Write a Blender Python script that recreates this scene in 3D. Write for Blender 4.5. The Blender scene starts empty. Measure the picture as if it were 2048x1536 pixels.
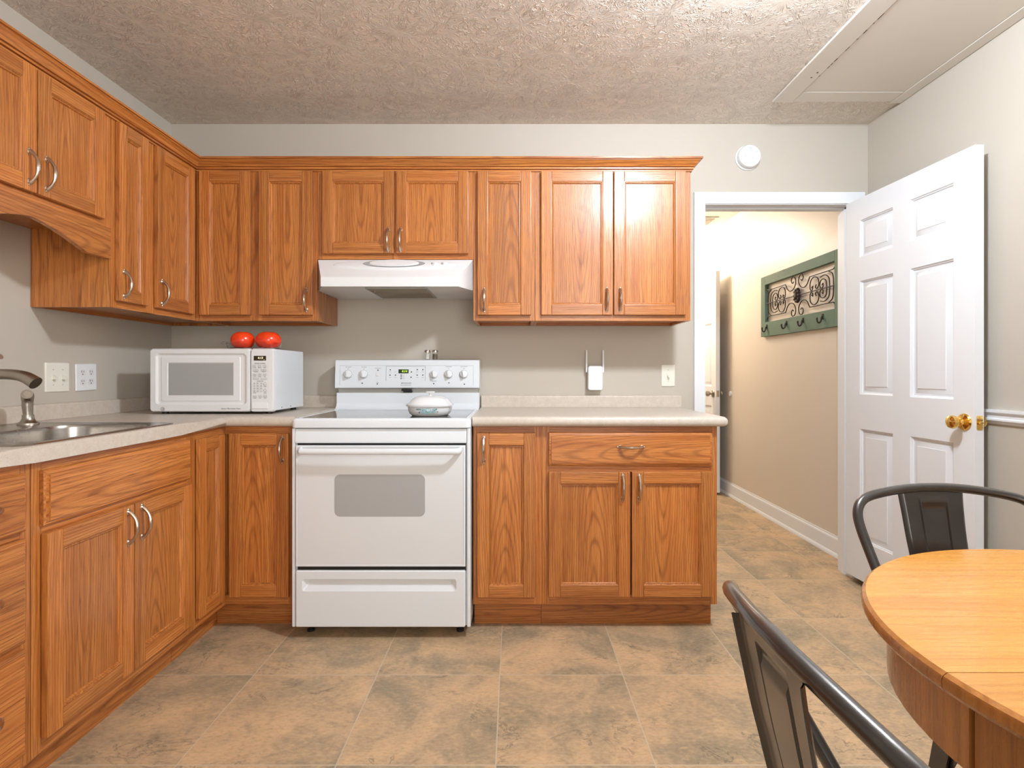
import bpy, bmesh, math, random
from mathutils import Matrix, Vector
random.seed(7)
PI = math.pi
SC = bpy.context.scene
COL = SC.collection

# ---------------------------------------------------------------- camera, world, lights, exposure
cam_d = bpy.data.cameras.new('camera'); cam = bpy.data.objects.new('camera', cam_d); COL.objects.link(cam)
cam.location = (0, 0, 1.095); cam.rotation_euler = (PI/2, 0, 0)
cam_d.sensor_width = 36; cam_d.lens = 1107/2048*36
cam_d.shift_x = -4/2048; cam_d.shift_y = -23/2048
cam_d.clip_start = 0.02
SC.camera = cam
w = bpy.data.worlds.new('world'); SC.world = w; w.use_nodes = True
w.node_tree.nodes['Background'].inputs[0].default_value = (1.0, 0.945, 0.88, 1)
w.node_tree.nodes['Background'].inputs[1].default_value = 0.95
def point_light(name, loc, watts, col, radius):
    d = bpy.data.lights.new(name, 'POINT'); d.energy = watts; d.color = col; d.shadow_soft_size = radius
    o = bpy.data.objects.new(name, d); COL.objects.link(o); o.location = loc
    return o
point_light('kitchen_lamp', (0.78, 1.33, 2.345), 98, (0.88, 0.97, 1.08), 0.075)
point_light('hall_lamp', (1.25, 5.35, 2.36), 48, (1.0, 0.90, 0.77), 0.07)
# added area light behind the camera, brightens the left side; no real source
wd = bpy.data.lights.new('added_fill_light', 'AREA'); wd.shape = 'RECTANGLE'; wd.size = 1.1; wd.size_y = 1.3; wd.energy = 10.5; wd.color = (1.0, .965, .92); wd.spread = math.radians(95)
wo = bpy.data.objects.new('added_fill_light', wd); COL.objects.link(wo); wo.location = (.75, -1.15, 1.55)
wo.rotation_euler = (Vector((-1.5, 2.35, 1.40))-Vector(wo.location)).to_track_quat('-Z', 'Y').to_euler()
SC.view_settings.view_transform = 'Standard'; SC.view_settings.look = 'None'
SC.view_settings.gamma = 1; SC.view_settings.use_curve_mapping = False
SC.view_settings.exposure = 0.12

# ---------------------------------------------------------------- helpers
def lin(r, g, b):
    f = lambda c: (c/255)/12.92 if c/255 <= .04045 else ((c/255+.055)/1.055)**2.4
    return (f(r), f(g), f(b), 1)
I4 = Matrix.Identity(4)
def T(x, y, z): return Matrix.Translation((x, y, z))
def frame(o, u, v=(0, 0, 1)):
    u = Vector(u).normalized(); v = Vector(v).normalized(); n = u.cross(v)
    return Matrix(((u.x, v.x, n.x, o[0]), (u.y, v.y, n.y, o[1]), (u.z, v.z, n.z, o[2]), (0, 0, 0, 1)))
def BK(y, x=0, z=0): return frame((x, y, z), (1, 0, 0))            # faces the camera
def LF(x, y=0, z=0): return frame((x, y, z), (0, 1, 0))            # faces +X
def NB(): return bmesh.new()
def box(bm, lo, hi, M=I4, bev=0.0, mi=0, seg=2):
    lo2 = [min(a, b) for a, b in zip(lo, hi)]; hi2 = [max(a, b) for a, b in zip(lo, hi)]
    vs = [bm.verts.new((x, y, z)) for x in (lo2[0], hi2[0]) for y in (lo2[1], hi2[1]) for z in (lo2[2], hi2[2])]
    q = [(0, 1, 3, 2), (4, 6, 7, 5), (0, 4, 5, 1), (2, 3, 7, 6), (0, 2, 6, 4), (1, 5, 7, 3)]
    fs = [bm.faces.new([vs[i] for i in f]) for f in q]
    for f in fs: f.material_index = mi
    if bev > 0:
        es = list({e for f in fs for e in f.edges})
        r = bmesh.ops.bevel(bm, geom=es, offset=bev, segments=seg, profile=.5, affect='EDGES')
        vv = set(vs) | set(r['verts'])
        for f in r['faces']:
            f.material_index = mi
            vv |= set(f.verts)
        vs = [v for v in vv if v.is_valid]
    for v in vs: v.co = M @ v.co
def skin(bm, loops, M=I4, closed=True, cap0=False, cap1=False, mi=0, wrap=False):
    L = [[bm.verts.new(M @ Vector(p)) for p in lp] for lp in loops]
    n = len(L[0])
    pairs = list(zip(L[:-1], L[1:])) + ([(L[-1], L[0])] if wrap else [])
    for a, b in pairs:
        for i in range(n if closed else n-1):
            j = (i+1) % n
            try: bm.faces.new((a[i], a[j], b[j], b[i])).material_index = mi
            except ValueError: pass
    if cap0: bm.faces.new(list(reversed(L[0]))).material_index = mi
    if cap1: bm.faces.new(L[-1]).material_index = mi
def lathe(bm, prof, M=I4, seg=32, mi=0, n=2.0, sx=1, sy=1, cap0=True, cap1=True):
    lps = []
    for r, z in prof:
        r = max(r, 1e-4); lp = []
        for i in range(seg):
            a = 2*PI*i/seg; c, s = math.cos(a), math.sin(a)
            k = (abs(c)**n + abs(s)**n)**(-1/n)
            lp.append((r*k*c*sx, r*k*s*sy, z))
        lps.append(lp)
    skin(bm, lps, M, True, cap0, cap1, mi)
def smooth_path(pts, sub=6):
    P = [Vector(p) for p in pts]; out = []
    for i in range(len(P)-1):
        p0 = P[max(i-1, 0)]; p1 = P[i]; p2 = P[i+1]; p3 = P[min(i+2, len(P)-1)]
        for k in range(sub):
            t = k/sub
            out.append(.5*((2*p1)+(p2-p0)*t+(2*p0-5*p1+4*p2-p3)*t*t+(3*p1-p0-3*p2+p3)*t**3))
    out.append(P[-1]); return out
def tube(bm, pts, r, M=I4, seg=10, mi=0, flat=(1, 1), up=None):
    P = [Vector(p) for p in pts]; n = len(P); lps = []
    prev = None
    for i in range(n):
        t = (P[min(i+1, n-1)]-P[max(i-1, 0)]).normalized()
        if prev is None:
            a = Vector(up) if up else (Vector((0, 0, 1)) if abs(t.z) < .9 else Vector((1, 0, 0)))
        else: a = prev
        a = (a - t*a.dot(t)).normalized(); b = t.cross(a); prev = a
        rr = r[i] if isinstance(r, (list, tuple)) else r
        lps.append([P[i]+(a*math.cos(2*PI*k/seg)*flat[0]+b*math.sin(2*PI*k/seg)*flat[1])*rr for k in range(seg)])
    skin(bm, lps, M, True, True, True, mi)
def prism(bm, poly, z0, z1, M=I4, bev=0, mi=0):
    a = [bm.verts.new((p[0], p[1], z0)) for p in poly]; b = [bm.verts.new((p[0], p[1], z1)) for p in poly]
    n = len(poly); fs = [bm.faces.new(list(reversed(a))), bm.faces.new(b)]
    top = fs[1]
    for i in range(n): fs.append(bm.faces.new((a[i], a[(i+1) % n], b[(i+1) % n], b[i])))
    vs = set(a+b)
    if bev > 0:
        r = bmesh.ops.bevel(bm, geom=list(top.edges), offset=bev, segments=3, profile=.5, affect='EDGES')
        for f in r['faces']: vs |= set(f.verts); fs.append(f)
        vs |= set(r['verts'])
    for f in fs:
        if f.is_valid:
            f.material_index = mi; vs |= set(f.verts)
    for v in vs:
        if v.is_valid: v.co = M @ v.co
def rr(cx, cy, hx, hy, r, n=6, z=0):
    out = []
    for k, (sx, sy) in enumerate(((1, 1), (-1, 1), (-1, -1), (1, -1))):
        for i in range(n+1):
            a = (k + i/n)*PI/2
            out.append((cx+sx*(hx-r)+r*math.cos(a), cy+sy*(hy-r)+r*math.sin(a), z))
    return out
def rect(x0, x1, y0, y1, z): return [(x0, y0, z), (x1, y0, z), (x1, y1, z), (x0, y1, z)]
def sweep(bm, prof, path, M=I4, mi=0, caps=True):
    """prof = (out, up); out is to the right of the walking direction in plan"""
    P = [Vector((p[0], p[1])) for p in path]; n = len(P); lps = []
    for i in range(n):
        d0 = (P[i]-P[i-1]).normalized() if i > 0 else (P[1]-P[0]).normalized()
        d1 = (P[i+1]-P[i]).normalized() if i < n-1 else d0
        n0 = Vector((d0.y, -d0.x)); n1 = Vector((d1.y, -d1.x))
        m = (n0+n1).normalized(); m = m/max(.2, m.dot(n0))
        lps.append([(P[i].x+m.x*o, P[i].y+m.y*o, u) for o, u in prof])
    skin(bm, lps, M, True, caps, caps, mi)
def text(bm, body, size, M, depth=.0004, mi=0, align='CENTER', shear=0, wide=1.0):
    cu = bpy.data.curves.new('lettering', 'FONT'); cu.body = body; cu.size = size; cu.extrude = depth
    cu.align_x = align; cu.align_y = 'CENTER'; cu.shear = shear; cu.resolution_u = 2
    o = bpy.data.objects.new('lettering', cu); COL.objects.link(o)
    dg = bpy.context.evaluated_depsgraph_get(); me = bpy.data.meshes.new_from_object(o.evaluated_get(dg))
    t = bmesh.new(); t.from_mesh(me)
    S = Matrix.Diagonal((wide, 1, 1, 1))
    mp = {v: bm.verts.new(M @ S @ v.co) for v in t.verts}
    for f in t.faces:
        try: bm.faces.new([mp[v] for v in f.verts]).material_index = mi
        except ValueError: pass
    t.free(); bpy.data.objects.remove(o); bpy.data.curves.remove(cu); bpy.data.meshes.remove(me)
def word_part(parent, body, size, M, mat=None, depth=.0002, name='lettering', **kw):
    b = NB(); text(b, body, size, M, depth, **kw); return part(name, b, mat or PRINT, parent)
ORG = {}
def part(name, bm, mats, parent=None, label=None, ang=32, center=True):
    """geometry is given in world axes; it is recentred on its own box and parented"""
    bmesh.ops.recalc_face_normals(bm, faces=bm.faces[:])
    ca = math.radians(ang)
    for f in bm.faces: f.smooth = True
    for e in bm.edges:
        e.smooth = not (len(e.link_faces) == 2 and e.calc_face_angle(0) > ca)
    base = Vector(ORG[parent.name]) if parent else Vector((0, 0, 0))
    if center:
        lo = Vector([min(v.co[i] for v in bm.verts) for i in range(3)]); hi = Vector([max(v.co[i] for v in bm.verts) for i in range(3)])
        c = (lo+hi)/2
        if not parent: c.z = lo.z
    else: c = base.copy()
    for v in bm.verts: v.co -= c
    me = bpy.data.meshes.new(name); bm.to_mesh(me); bm.free()
    for m in (mats if isinstance(mats, (list, tuple)) else [mats]): me.materials.append(m)
    o = bpy.data.objects.new(name, me); COL.objects.link(o)
    wn = o.modifiers.new('weighted_normals', 'WEIGHTED_NORMAL'); wn.keep_sharp = True; wn.weight = 100
    if parent: o.parent = parent
    o.location = c - base
    ORG[o.name] = tuple(c)
    if label: o['label'] = label
    return o
def tag(o, label, cat, group=None):
    o['label'] = label; o['category'] = cat
    if group: o['group'] = group
    return o
def thing(name, label, cat, loc=(0, 0, 0), group=None):
    o = bpy.data.objects.new(name, None); COL.objects.link(o); o.location = loc
    o.empty_display_size = .05; ORG[o.name] = tuple(loc)
    return tag(o, label, cat, group)
def struct(name, bm, mats, label=None, parent=None):
    o = part(name, bm, mats, parent)
    if not parent: o['kind'] = 'structure'
    if label: o['label'] = label
    return o

# ---------------------------------------------------------------- materials
class NT:
    def __init__(s, name):
        s.m = bpy.data.materials.new(name); s.m.use_nodes = True; s.t = s.m.node_tree
        s.b = s.t.nodes['Principled BSDF']
    def n(s, kind, **kw):
        nd = s.t.nodes.new(kind)
        for k, v in kw.items():
            if k.startswith('i_'): nd.inputs[k[2:].replace('_', ' ')].default_value = v
            else: setattr(nd, k, v)
        return nd
    def l(s, a, b): s.t.links.new(a, b)
    def math(s, op, a, b=None, c=None, clamp=False):
        nd = s.t.nodes.new('ShaderNodeMath'); nd.operation = op; nd.use_clamp = clamp
        for i, v in enumerate((a, b, c)):
            if v is None: continue
            if isinstance(v, (int, float)): nd.inputs[i].default_value = v
            else: s.l(v, nd.inputs[i])
        return nd.outputs[0]
    def mix(s, fac, a, b, mode='MIX'):
        nd = s.t.nodes.new('ShaderNodeMix'); nd.data_type = 'RGBA'; nd.blend_type = mode
        for sk, v in ((nd.inputs[0], fac), (nd.inputs[6], a), (nd.inputs[7], b)):
            if isinstance(v, (int, float, tuple)): sk.default_value = v
            else: s.l(v, sk)
        return nd.outputs[2]
    def noise(s, vec, scale, detail=2, rough=.5, dist=0):
        nd = s.n('ShaderNodeTexNoise'); nd.inputs['Scale'].default_value = scale; nd.inputs['Detail'].default_value = detail
        nd.inputs['Roughness'].default_value = rough; nd.inputs['Distortion'].default_value = dist
        if vec is not None: s.l(vec, nd.inputs['Vector'])
        return nd
    def ramp(s, fac, stops):
        nd = s.n('ShaderNodeValToRGB'); e = nd.color_ramp.elements
        while len(e) < len(stops): e.new(.5)
        for el, (p, c) in zip(e, stops): el.position = p; el.color = c if len(c) == 4 else (*c, 1)
        s.l(fac, nd.inputs[0]); return nd.outputs[0]
    def sstep(s, v, a, b):
        nd = s.n('ShaderNodeMapRange'); nd.interpolation_type = 'SMOOTHSTEP'
        s.l(v, nd.inputs[0]); nd.inputs[1].default_value = a; nd.inputs[2].default_value = b
        return nd.outputs[0]
    def scale(s, vec, sc):
        nd = s.n('ShaderNodeVectorMath', operation='MULTIPLY'); s.l(vec, nd.inputs[0]); nd.inputs[1].default_value = sc
        return nd.outputs[0]
    def bump(s, h, strength=.3, dist=.001):
        nd = s.n('ShaderNodeBump'); nd.inputs['Strength'].default_value = strength; nd.inputs['Distance'].default_value = dist
        s.l(h, nd.inputs['Height']); s.l(nd.outputs[0], s.b.inputs['Normal'])
    def obj(s): return s.n('ShaderNodeTexCoord').outputs['Object']
def plain(name, col, rough=.5, metal=0, bump=0, bscale=200, coat=0, spec=.5, var=0, trans=0, ior=1.45, emit=0):
    k = NT(name); b = k.b
    b.inputs['Base Color'].default_value = col; b.inputs['Roughness'].default_value = rough
    b.inputs['Metallic'].default_value = metal; b.inputs['Coat Weight'].default_value = coat; b.inputs['Coat Roughness'].default_value = .08
    b.inputs['Specular IOR Level'].default_value = spec; b.inputs['Transmission Weight'].default_value = trans; b.inputs['IOR'].default_value = ior
    if emit:
        b.inputs['Emission Color'].default_value = col; b.inputs['Emission Strength'].default_value = emit
    if var or bump:
        o = k.obj()
        if var:
            f = k.noise(o, 6, 3).outputs[0]
            k.l(k.mix(f, tuple(c*(1-var) for c in col[:3])+(1,), tuple(min(1, c*(1+var)) for c in col[:3])+(1,)), b.inputs['Base Color'])
        if bump: k.bump(k.noise(o, bscale, 3).outputs[0], bump, .001)
    return k.m
def oak(name, axis, light, mid, dark, rough=.34, coat=.4, ringf=120, pore=.55, fig=1.0):
    k = NT(name); o = k.obj()
    sx = k.n('ShaderNodeSeparateXYZ'); k.l(o, sx.inputs[0])
    X, Y, Z = sx.outputs
    a, b, c = {'z': (X, Y, Z), 'x': (Z, Y, X), 'y': (X, Z, Y)}[axis]
    isl = k.n('ShaderNodeNewGeometry').outputs['Random Per Island']; orr = k.n('ShaderNodeObjectInfo').outputs['Random']
    r1 = k.math('FRACT', k.math('ADD', k.math('MULTIPLY', isl, 7.31), k.math('MULTIPLY', orr, 3.7)))
    r2 = k.math('FRACT', k.math('MULTIPLY', r1, 17.7))
    a2 = k.math('ADD', a, k.math('MULTIPLY', k.math('SUBTRACT', r2, .5), .09))
    b2 = k.math('ADD', k.math('ADD', b, .02), k.math('MULTIPLY', r1, .01))
    c2 = k.math('ADD', c, k.math('MULTIPLY', k.math('SUBTRACT', r1, .5), 1.3))
    cb = k.n('ShaderNodeCombineXYZ'); k.l(a2, cb.inputs[0]); k.l(b2, cb.inputs[1]); k.l(c2, cb.inputs[2]); vec = cb.outputs[0]
    off = k.n('ShaderNodeVectorMath', operation='ADD'); k.l(vec, off.inputs[0])
    co = k.n('ShaderNodeCombineXYZ'); k.l(k.math('MULTIPLY', r2, 9), co.inputs[0]); k.l(k.math('MULTIPLY', r1, 5), co.inputs[2]); k.l(co.outputs[0], off.inputs[1])
    vo = off.outputs[0]
    warp = k.noise(k.scale(vo, (9, 9, 2.2)), 1.0, 2).outputs[0]
    L = k.n('ShaderNodeVectorMath', operation='LENGTH'); k.l(k.scale(vec, (1, 1, .085)), L.inputs[0])
    ph = k.math('ADD', k.math('MULTIPLY', L.outputs['Value'], ringf*2*PI), k.math('MULTIPLY', warp, 20))
    ring = k.math('POWER', k.math('ADD', k.math('MULTIPLY', k.math('SINE', ph), .5), .5), 4.0)
    fine = k.noise(k.scale(vo, (420, 420, 11)), 1.0, 3, .6).outputs[0]
    pores = k.sstep(fine, .50, .66)
    streak = k.noise(k.scale(vo, (60, 60, 1.6)), 1.0, 3, .55).outputs[0]
    broad = k.noise(k.scale(vo, (7, 7, .8)), 1.0, 2).outputs[0]
    col = k.mix(k.sstep(streak, .3, .72), light, mid)
    rf = k.math('MULTIPLY', k.math('MULTIPLY', ring, k.math('ADD', .45, k.math('MULTIPLY', fine, .9))), .5*fig, clamp=True)
    col = k.mix(rf, col, dark)
    col = k.mix(k.math('MULTIPLY', pores, pore), col, dark)
    br = k.math('ADD', k.math('MULTIPLY', broad, .35), k.math('ADD', .68, k.math('MULTIPLY', r2, .26)))
    bc = k.n('ShaderNodeCombineXYZ')
    for i in range(3): k.l(br, bc.inputs[i])
    col = k.mix(1.0, col, bc.outputs[0], 'MULTIPLY')
    k.l(col, k.b.inputs['Base Color'])
    k.l(k.math('ADD', rough, k.math('MULTIPLY', pores, .12)), k.b.inputs['Roughness'])
    k.b.inputs['Coat Weight'].default_value = coat; k.b.inputs['Coat Roughness'].default_value = .2
    k.bump(k.math('MULTIPLY', pores, -1), .25, .0006)
    return k.m
OL, OM, OD = (.585, .222, .050, 1), (.43, .132, .023, 1), (.155, .036, .005, 1)
OZ = oak('oak_vertical', 'z', OL, OM, OD); OX = oak('oak_along_x', 'x', OL, OM, OD); OY = oak('oak_along_y', 'y', OL, OM, OD)
TBL = oak('honey_oak', 'x', (.68, .315, .045, 1), (.62, .255, .030, 1), (.44, .155, .014, 1), rough=.26, coat=.35, ringf=60, pore=.2, fig=.5)
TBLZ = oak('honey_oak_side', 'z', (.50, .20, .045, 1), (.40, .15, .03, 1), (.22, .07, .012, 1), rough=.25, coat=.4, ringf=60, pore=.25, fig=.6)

def wall_paint(name, col, rough=.55, spec=.35):
    k = NT(name); o = k.obj()
    f = k.noise(o, 1.5, 2).outputs[0]
    k.l(k.mix(f, tuple(c*.97 for c in col[:3])+(1,), tuple(c*1.02 for c in col[:3])+(1,)), k.b.inputs['Base Color'])
    k.b.inputs['Roughness'].default_value = rough; k.b.inputs['Specular IOR Level'].default_value = spec
    k.bump(k.noise(o, 260, 2).outputs[0], .12, .0006)
    return k.m
WALL = wall_paint('beige_wall_paint', (.535, .490, .418, 1))
HALL = wall_paint('tan_hall_paint', (.70, .625, .535, 1), .42, .5)
SMOOTHC = wall_paint('smooth_ceiling_paint', (.74, .675, .59, 1))
def ceiling_mat():
    k = NT('stomped_ceiling_texture'); o = k.obj()
    wob = k.noise(o, 22, 2).outputs[0]
    def burst(scale, shift):
        sh = k.n('ShaderNodeVectorMath', operation='ADD'); k.l(o, sh.inputs[0]); sh.inputs[1].default_value = shift; oo = sh.outputs[0]
        v = k.n('ShaderNodeTexVoronoi', voronoi_dimensions='2D'); v.inputs['Scale'].default_value = scale; v.inputs['Randomness'].default_value = .85
        k.l(oo, v.inputs['Vector'])
        d = k.n('ShaderNodeVectorMath', operation='SUBTRACT'); k.l(oo, d.inputs[0]); k.l(v.outputs['Position'], d.inputs[1])
        s = k.n('ShaderNodeSeparateXYZ'); k.l(d.outputs[0], s.inputs[0])
        ang = k.math('ADD', k.math('ARCTAN2', s.outputs[1], s.outputs[0]), k.math('MULTIPLY', wob, .9))
        rad = k.math('POWER', k.math('ADD', k.math('MULTIPLY', s.outputs[0], s.outputs[0]), k.math('MULTIPLY', s.outputs[1], s.outputs[1])), .5)
        cv = k.n('ShaderNodeSeparateColor'); k.l(v.outputs['Color'], cv.inputs[0])
        cb = k.n('ShaderNodeCombineXYZ'); k.l(k.math('MULTIPLY', k.math('COSINE', ang), 5.6), cb.inputs[0]); k.l(k.math('MULTIPLY', k.math('SINE', ang), 5.6), cb.inputs[1])
        k.l(k.math('ADD', k.math('MULTIPLY', rad, 9), k.math('MULTIPLY', cv.outputs[0], 40)), cb.inputs[2])
        nz = k.noise(cb.outputs[0], 1.5, .6, .5).outputs[0]
        ridge = k.math('SUBTRACT', 1, k.math('MULTIPLY', k.math('ABSOLUTE', k.math('SUBTRACT', nz, .5)), 17), clamp=True)
        env = k.math('MULTIPLY', k.sstep(rad, .010, .04), k.math('SUBTRACT', 1, k.sstep(rad, .105, .16)))
        return k.math('MULTIPLY', k.math('POWER', ridge, 1.2), env)
    lines = k.math('MAXIMUM', burst(5.2, (0, 0, 0)), k.math('MULTIPLY', burst(5.9, (.37, .61, 0)), .8))
    blob = k.sstep(k.noise(o, 70, 2).outputs[0], .56, .68)
    h = k.math('ADD', lines, k.math('MULTIPLY', blob, .05))
    k.b.inputs['Base Color'].default_value = (.86, .78, .69, 1)
    k.b.inputs['Roughness'].default_value = .42; k.b.inputs['Specular IOR Level'].default_value = .45
    k.bump(h, .75, .0046)
    return k.m
CEIL = ceiling_mat()
def floor_mat():
    k = NT('slate_look_floor_tile'); g = k.n('ShaderNodeNewGeometry').outputs['Position']
    s = k.n('ShaderNodeSeparateXYZ'); k.l(g, s.inputs[0])
    u = k.math('DIVIDE', k.math('ADD', s.outputs[0], .051+8*.445), .445); v = k.math('DIVIDE', k.math('SUBTRACT', s.outputs[1], 2.004-20*.4605), .4605)
    fu, fv = k.math('FRACT', u), k.math('FRACT', v)
    du = k.math('MULTIPLY', k.math('MINIMUM', fu, k.math('SUBTRACT', 1, fu)), .445); dv = k.math('MULTIPLY', k.math('MINIMUM', fv, k.math('SUBTRACT', 1, fv)), .4605)
    edge = k.math('MINIMUM', du, dv)
    grout = k.math('SUBTRACT', 1, k.sstep(edge, .0012, .0030))
    cell = k.n('ShaderNodeCombineXYZ'); k.l(k.math('FLOOR', u), cell.inputs[0]); k.l(k.math('FLOOR', v), cell.inputs[1])
    wn = k.n('ShaderNodeTexWhiteNoise', noise_dimensions='3D'); k.l(cell.outputs[0], wn.inputs['Vector'])
    off = k.n('ShaderNodeVectorMath', operation='MULTIPLY_ADD'); k.l(wn.outputs['Color'], off.inputs[0]); off.inputs[1].default_value = (11, 7, 5); k.l(g, off.inputs[2])
    p = off.outputs[0]
    big = k.noise(p, 3.6, 5, .62, .6).outputs[0]
    mid = k.noise(p, 9, 6, .65, .8).outputs[0]
    fine = k.noise(k.scale(p, (1, 1.8, 1)), 55, 4, .7).outputs[0]
    col = k.ramp(big, [(.30, lin(136, 124, 102)), (.44, lin(166, 145, 117)), (.57, lin(192, 162, 127)), (.70, lin(208, 174, 134))])
    col = k.mix(k.math('MULTIPLY', k.sstep(mid, .55, .72), .45), col, lin(226, 186, 136))
    col = k.mix(k.math('MULTIPLY', k.math('SUBTRACT', 1, k.sstep(mid, .30, .44)), .34), col, lin(122, 116, 98))
    vn = k.noise(k.scale(p, (1, 1.5, 1)), 4.2, 5, .6, 1.6).outputs[0]
    vein = k.math('SUBTRACT', 1, k.sstep(k.math('ABSOLUTE', k.math('SUBTRACT', vn, .5)), .0, .022))
    vm = k.math('MULTIPLY', vein, k.sstep(k.noise(p, 5, 2).outputs[0], .5, .62))
    col = k.mix(k.math('MULTIPLY', vm, .6), col, lin(92, 88, 74))
    col = k.mix(k.math('MULTIPLY', k.math('SUBTRACT', fine, .5), 1.3, clamp=True), col, lin(225, 195, 152))
    col = k.mix(k.math('MULTIPLY', k.math('SUBTRACT', .5, fine), 1.4, clamp=True), col, lin(92, 84, 68))
    col = k.mix(k.math('MULTIPLY', grout, .75), col, lin(196, 182, 158))
    k.l(col, k.b.inputs['Base Color'])
    k.l(k.math('ADD', .40, k.math('MULTIPLY', fine, .2)), k.b.inputs['Roughness'])
    k.b.inputs['Specular IOR Level'].default_value = .4
    k.bump(k.math('SUBTRACT', k.math('ADD', k.math('MULTIPLY', fine, .3), k.math('MULTIPLY', mid, .5)), k.math('MULTIPLY', grout, .8)), .35, .0015)
    return k.m
FLOOR = floor_mat()
def laminate():
    k = NT('speckled_laminate'); o = k.obj()
    a = k.noise(o, 45, 4, .65).outputs[0]; b = k.noise(o, 300, 3, .6).outputs[0]; c = k.noise(o, 500, 2).outputs[0]
    col = k.ramp(a, [(.35, lin(199, 187, 173)), (.55, lin(205, 194, 181)), (.7, lin(210, 200, 188))])
    col = k.mix(k.math('MULTIPLY', k.sstep(b, .57, .69), .5), col, lin(150, 140, 120))
    col = k.mix(k.math('MULTIPLY', k.sstep(c, .60, .72), .35), col, lin(228, 220, 210))
    k.l(col, k.b.inputs['Base Color']); k.b.inputs['Roughness'].default_value = .33
    return k.m
LAM = laminate()
def steel(name, col, rough, sc):
    k = NT(name); o = k.obj()
    n = k.noise(k.scale(o, sc), 1, 3).outputs[0]
    k.b.inputs['Base Color'].default_value = col; k.b.inputs['Metallic'].default_value = 1
    k.l(k.math('ADD', rough-.08, k.math('MULTIPLY', n, .16)), k.b.inputs['Roughness'])
    return k.m
STEEL = steel('brushed_stainless', (.40, .375, .345, 1), .25, (6, 60, 60))
NICKEL = steel('brushed_nickel', (.42, .38, .33, 1), .33, (300, 300, 30))
PULL = plain('satin_bronze_pull', (.56, .45, .36, 1), .27, 1, var=.1)
BRASS = plain('polished_brass', (.86, .57, .17, 1), .12, 1)
WHITE = plain('white_trim_paint', (.81, .83, .86, 1), .38, bump=.05, bscale=40)
HATCH = plain('off_white_hatch_paint', (.74, .70, .64, 1), .5, bump=.05, bscale=60)
ENAMEL = plain('white_enamel', (.77, .81, .85, 1), .22, coat=.3)
ENAMEL2 = plain('white_glass_front', (.73, .75, .77, 1), .10, coat=.5)
PLAST = plain('white_plastic', (.76, .76, .77, 1), .35)
PLAST2 = plain('bright_white_plastic', (.80, .815, .83, 1), .35)
SCREW = plain('ivory_screw', (.55, .53, .46, 1), .4)
IVORY = plain('ivory_plastic', (.82, .80, .71, 1), .35)
GREYW = plain('grey_oven_window', (.40, .40, .40, 1), .09, coat=.5)
MWIN = plain('grey_screened_window', (.36, .36, .355, 1), .14, coat=.4)
BLACKG = plain('black_ceramic_glass', (.012, .012, .014, 1), .05, coat=.4)
BLACK = plain('black_plastic', (.015, .015, .016, 1), .4)
DARK = plain('gap_shade_black', (.02, .018, .016, 1), .8)
GREYM = plain('grey_metal_strip', (.42, .41, .38, 1), .4, .6)
PRINT = plain('grey_print', (.13, .13, .14, 1), .5)
PRINTL = plain('pale_grey_print', (.42, .43, .45, 1), .5)
BTN = plain('pale_grey_button', (.60, .60, .61, 1), .4)
AMBERB = plain('dark_amber_display', (.035, .022, .008, 1), .15)
GREENB = plain('dark_green_display', (.015, .04, .008, 1), .15)
AMBER = plain('lit_amber_digits', (1, .90, .55, 1), .4, emit=1.0)
GREEN = plain('lit_green_digits', (.62, 1, .06, 1), .4, emit=1.0)
def tomato_mat():
    k = NT('tomato_skin'); o = k.obj(); n = k.noise(o, 14, 3).outputs[0]
    k.l(k.mix(n, (.78, .012, .004, 1), (.82, .075, .008, 1)), k.b.inputs['Base Color'])
    k.b.inputs['Roughness'].default_value = .22; k.b.inputs['Coat Weight'].default_value = .4
    k.b.inputs['Subsurface Weight'].default_value = .08; k.b.inputs['Subsurface Radius'].default_value = (.01, .003, .001)
    return k.m
TOM = tomato_mat()
STEM = plain('green_stem', (.09, .16, .03, 1), .7)
GLASS = plain('clear_glass', (.95, .96, .95, 1), .03, trans=1, ior=1.22)
SALT = plain('white_salt', (.85, .85, .83, 1), .8, bump=.3, bscale=900)
PEPPER = plain('speckled_pepper', (.20, .15, .10, 1), .9, bump=.4, bscale=900, var=.5)
CHROME = plain('worn_chrome', (.55, .52, .48, 1), .22, 1)
CORN = plain('white_glass_ceramic', (.80, .81, .82, 1), .2, coat=.4)
CORNT = plain('teal_flower_print', (.27, .50, .54, 1), .3)
CORNB = plain('slate_blue_print', (.12, .20, .26, 1), .3)
FILT = plain('greasy_aluminium_mesh', (.30, .26, .19, 1), .55, .3, bump=.8, bscale=700, var=.5)
HOODW = plain('white_hood_enamel', (.80, .81, .82, 1), .3, coat=.2)
HOODU = plain('grey_hood_underside', (.74, .73, .70, 1), .4)
def gunmetal():
    k = NT('gunmetal_painted_steel'); o = k.obj(); n = k.noise(o, 25, 3).outputs[0]
    k.l(k.mix(n, (.035, .032, .030, 1), (.062, .056, .052, 1)), k.b.inputs['Base Color'])
    k.b.inputs['Metallic'].default_value = .6; k.b.inputs['Roughness'].default_value = .36; k.b.inputs['Coat Weight'].default_value = .9; k.b.inputs['Coat Roughness'].default_value = .12
    k.bump(k.noise(o, 500, 2).outputs[0], .1, .0005)
    return k.m
GUN = gunmetal()
IRON = plain('dark_wrought_iron', (.045, .032, .026, 1), .55, .6, var=.3)
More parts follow.
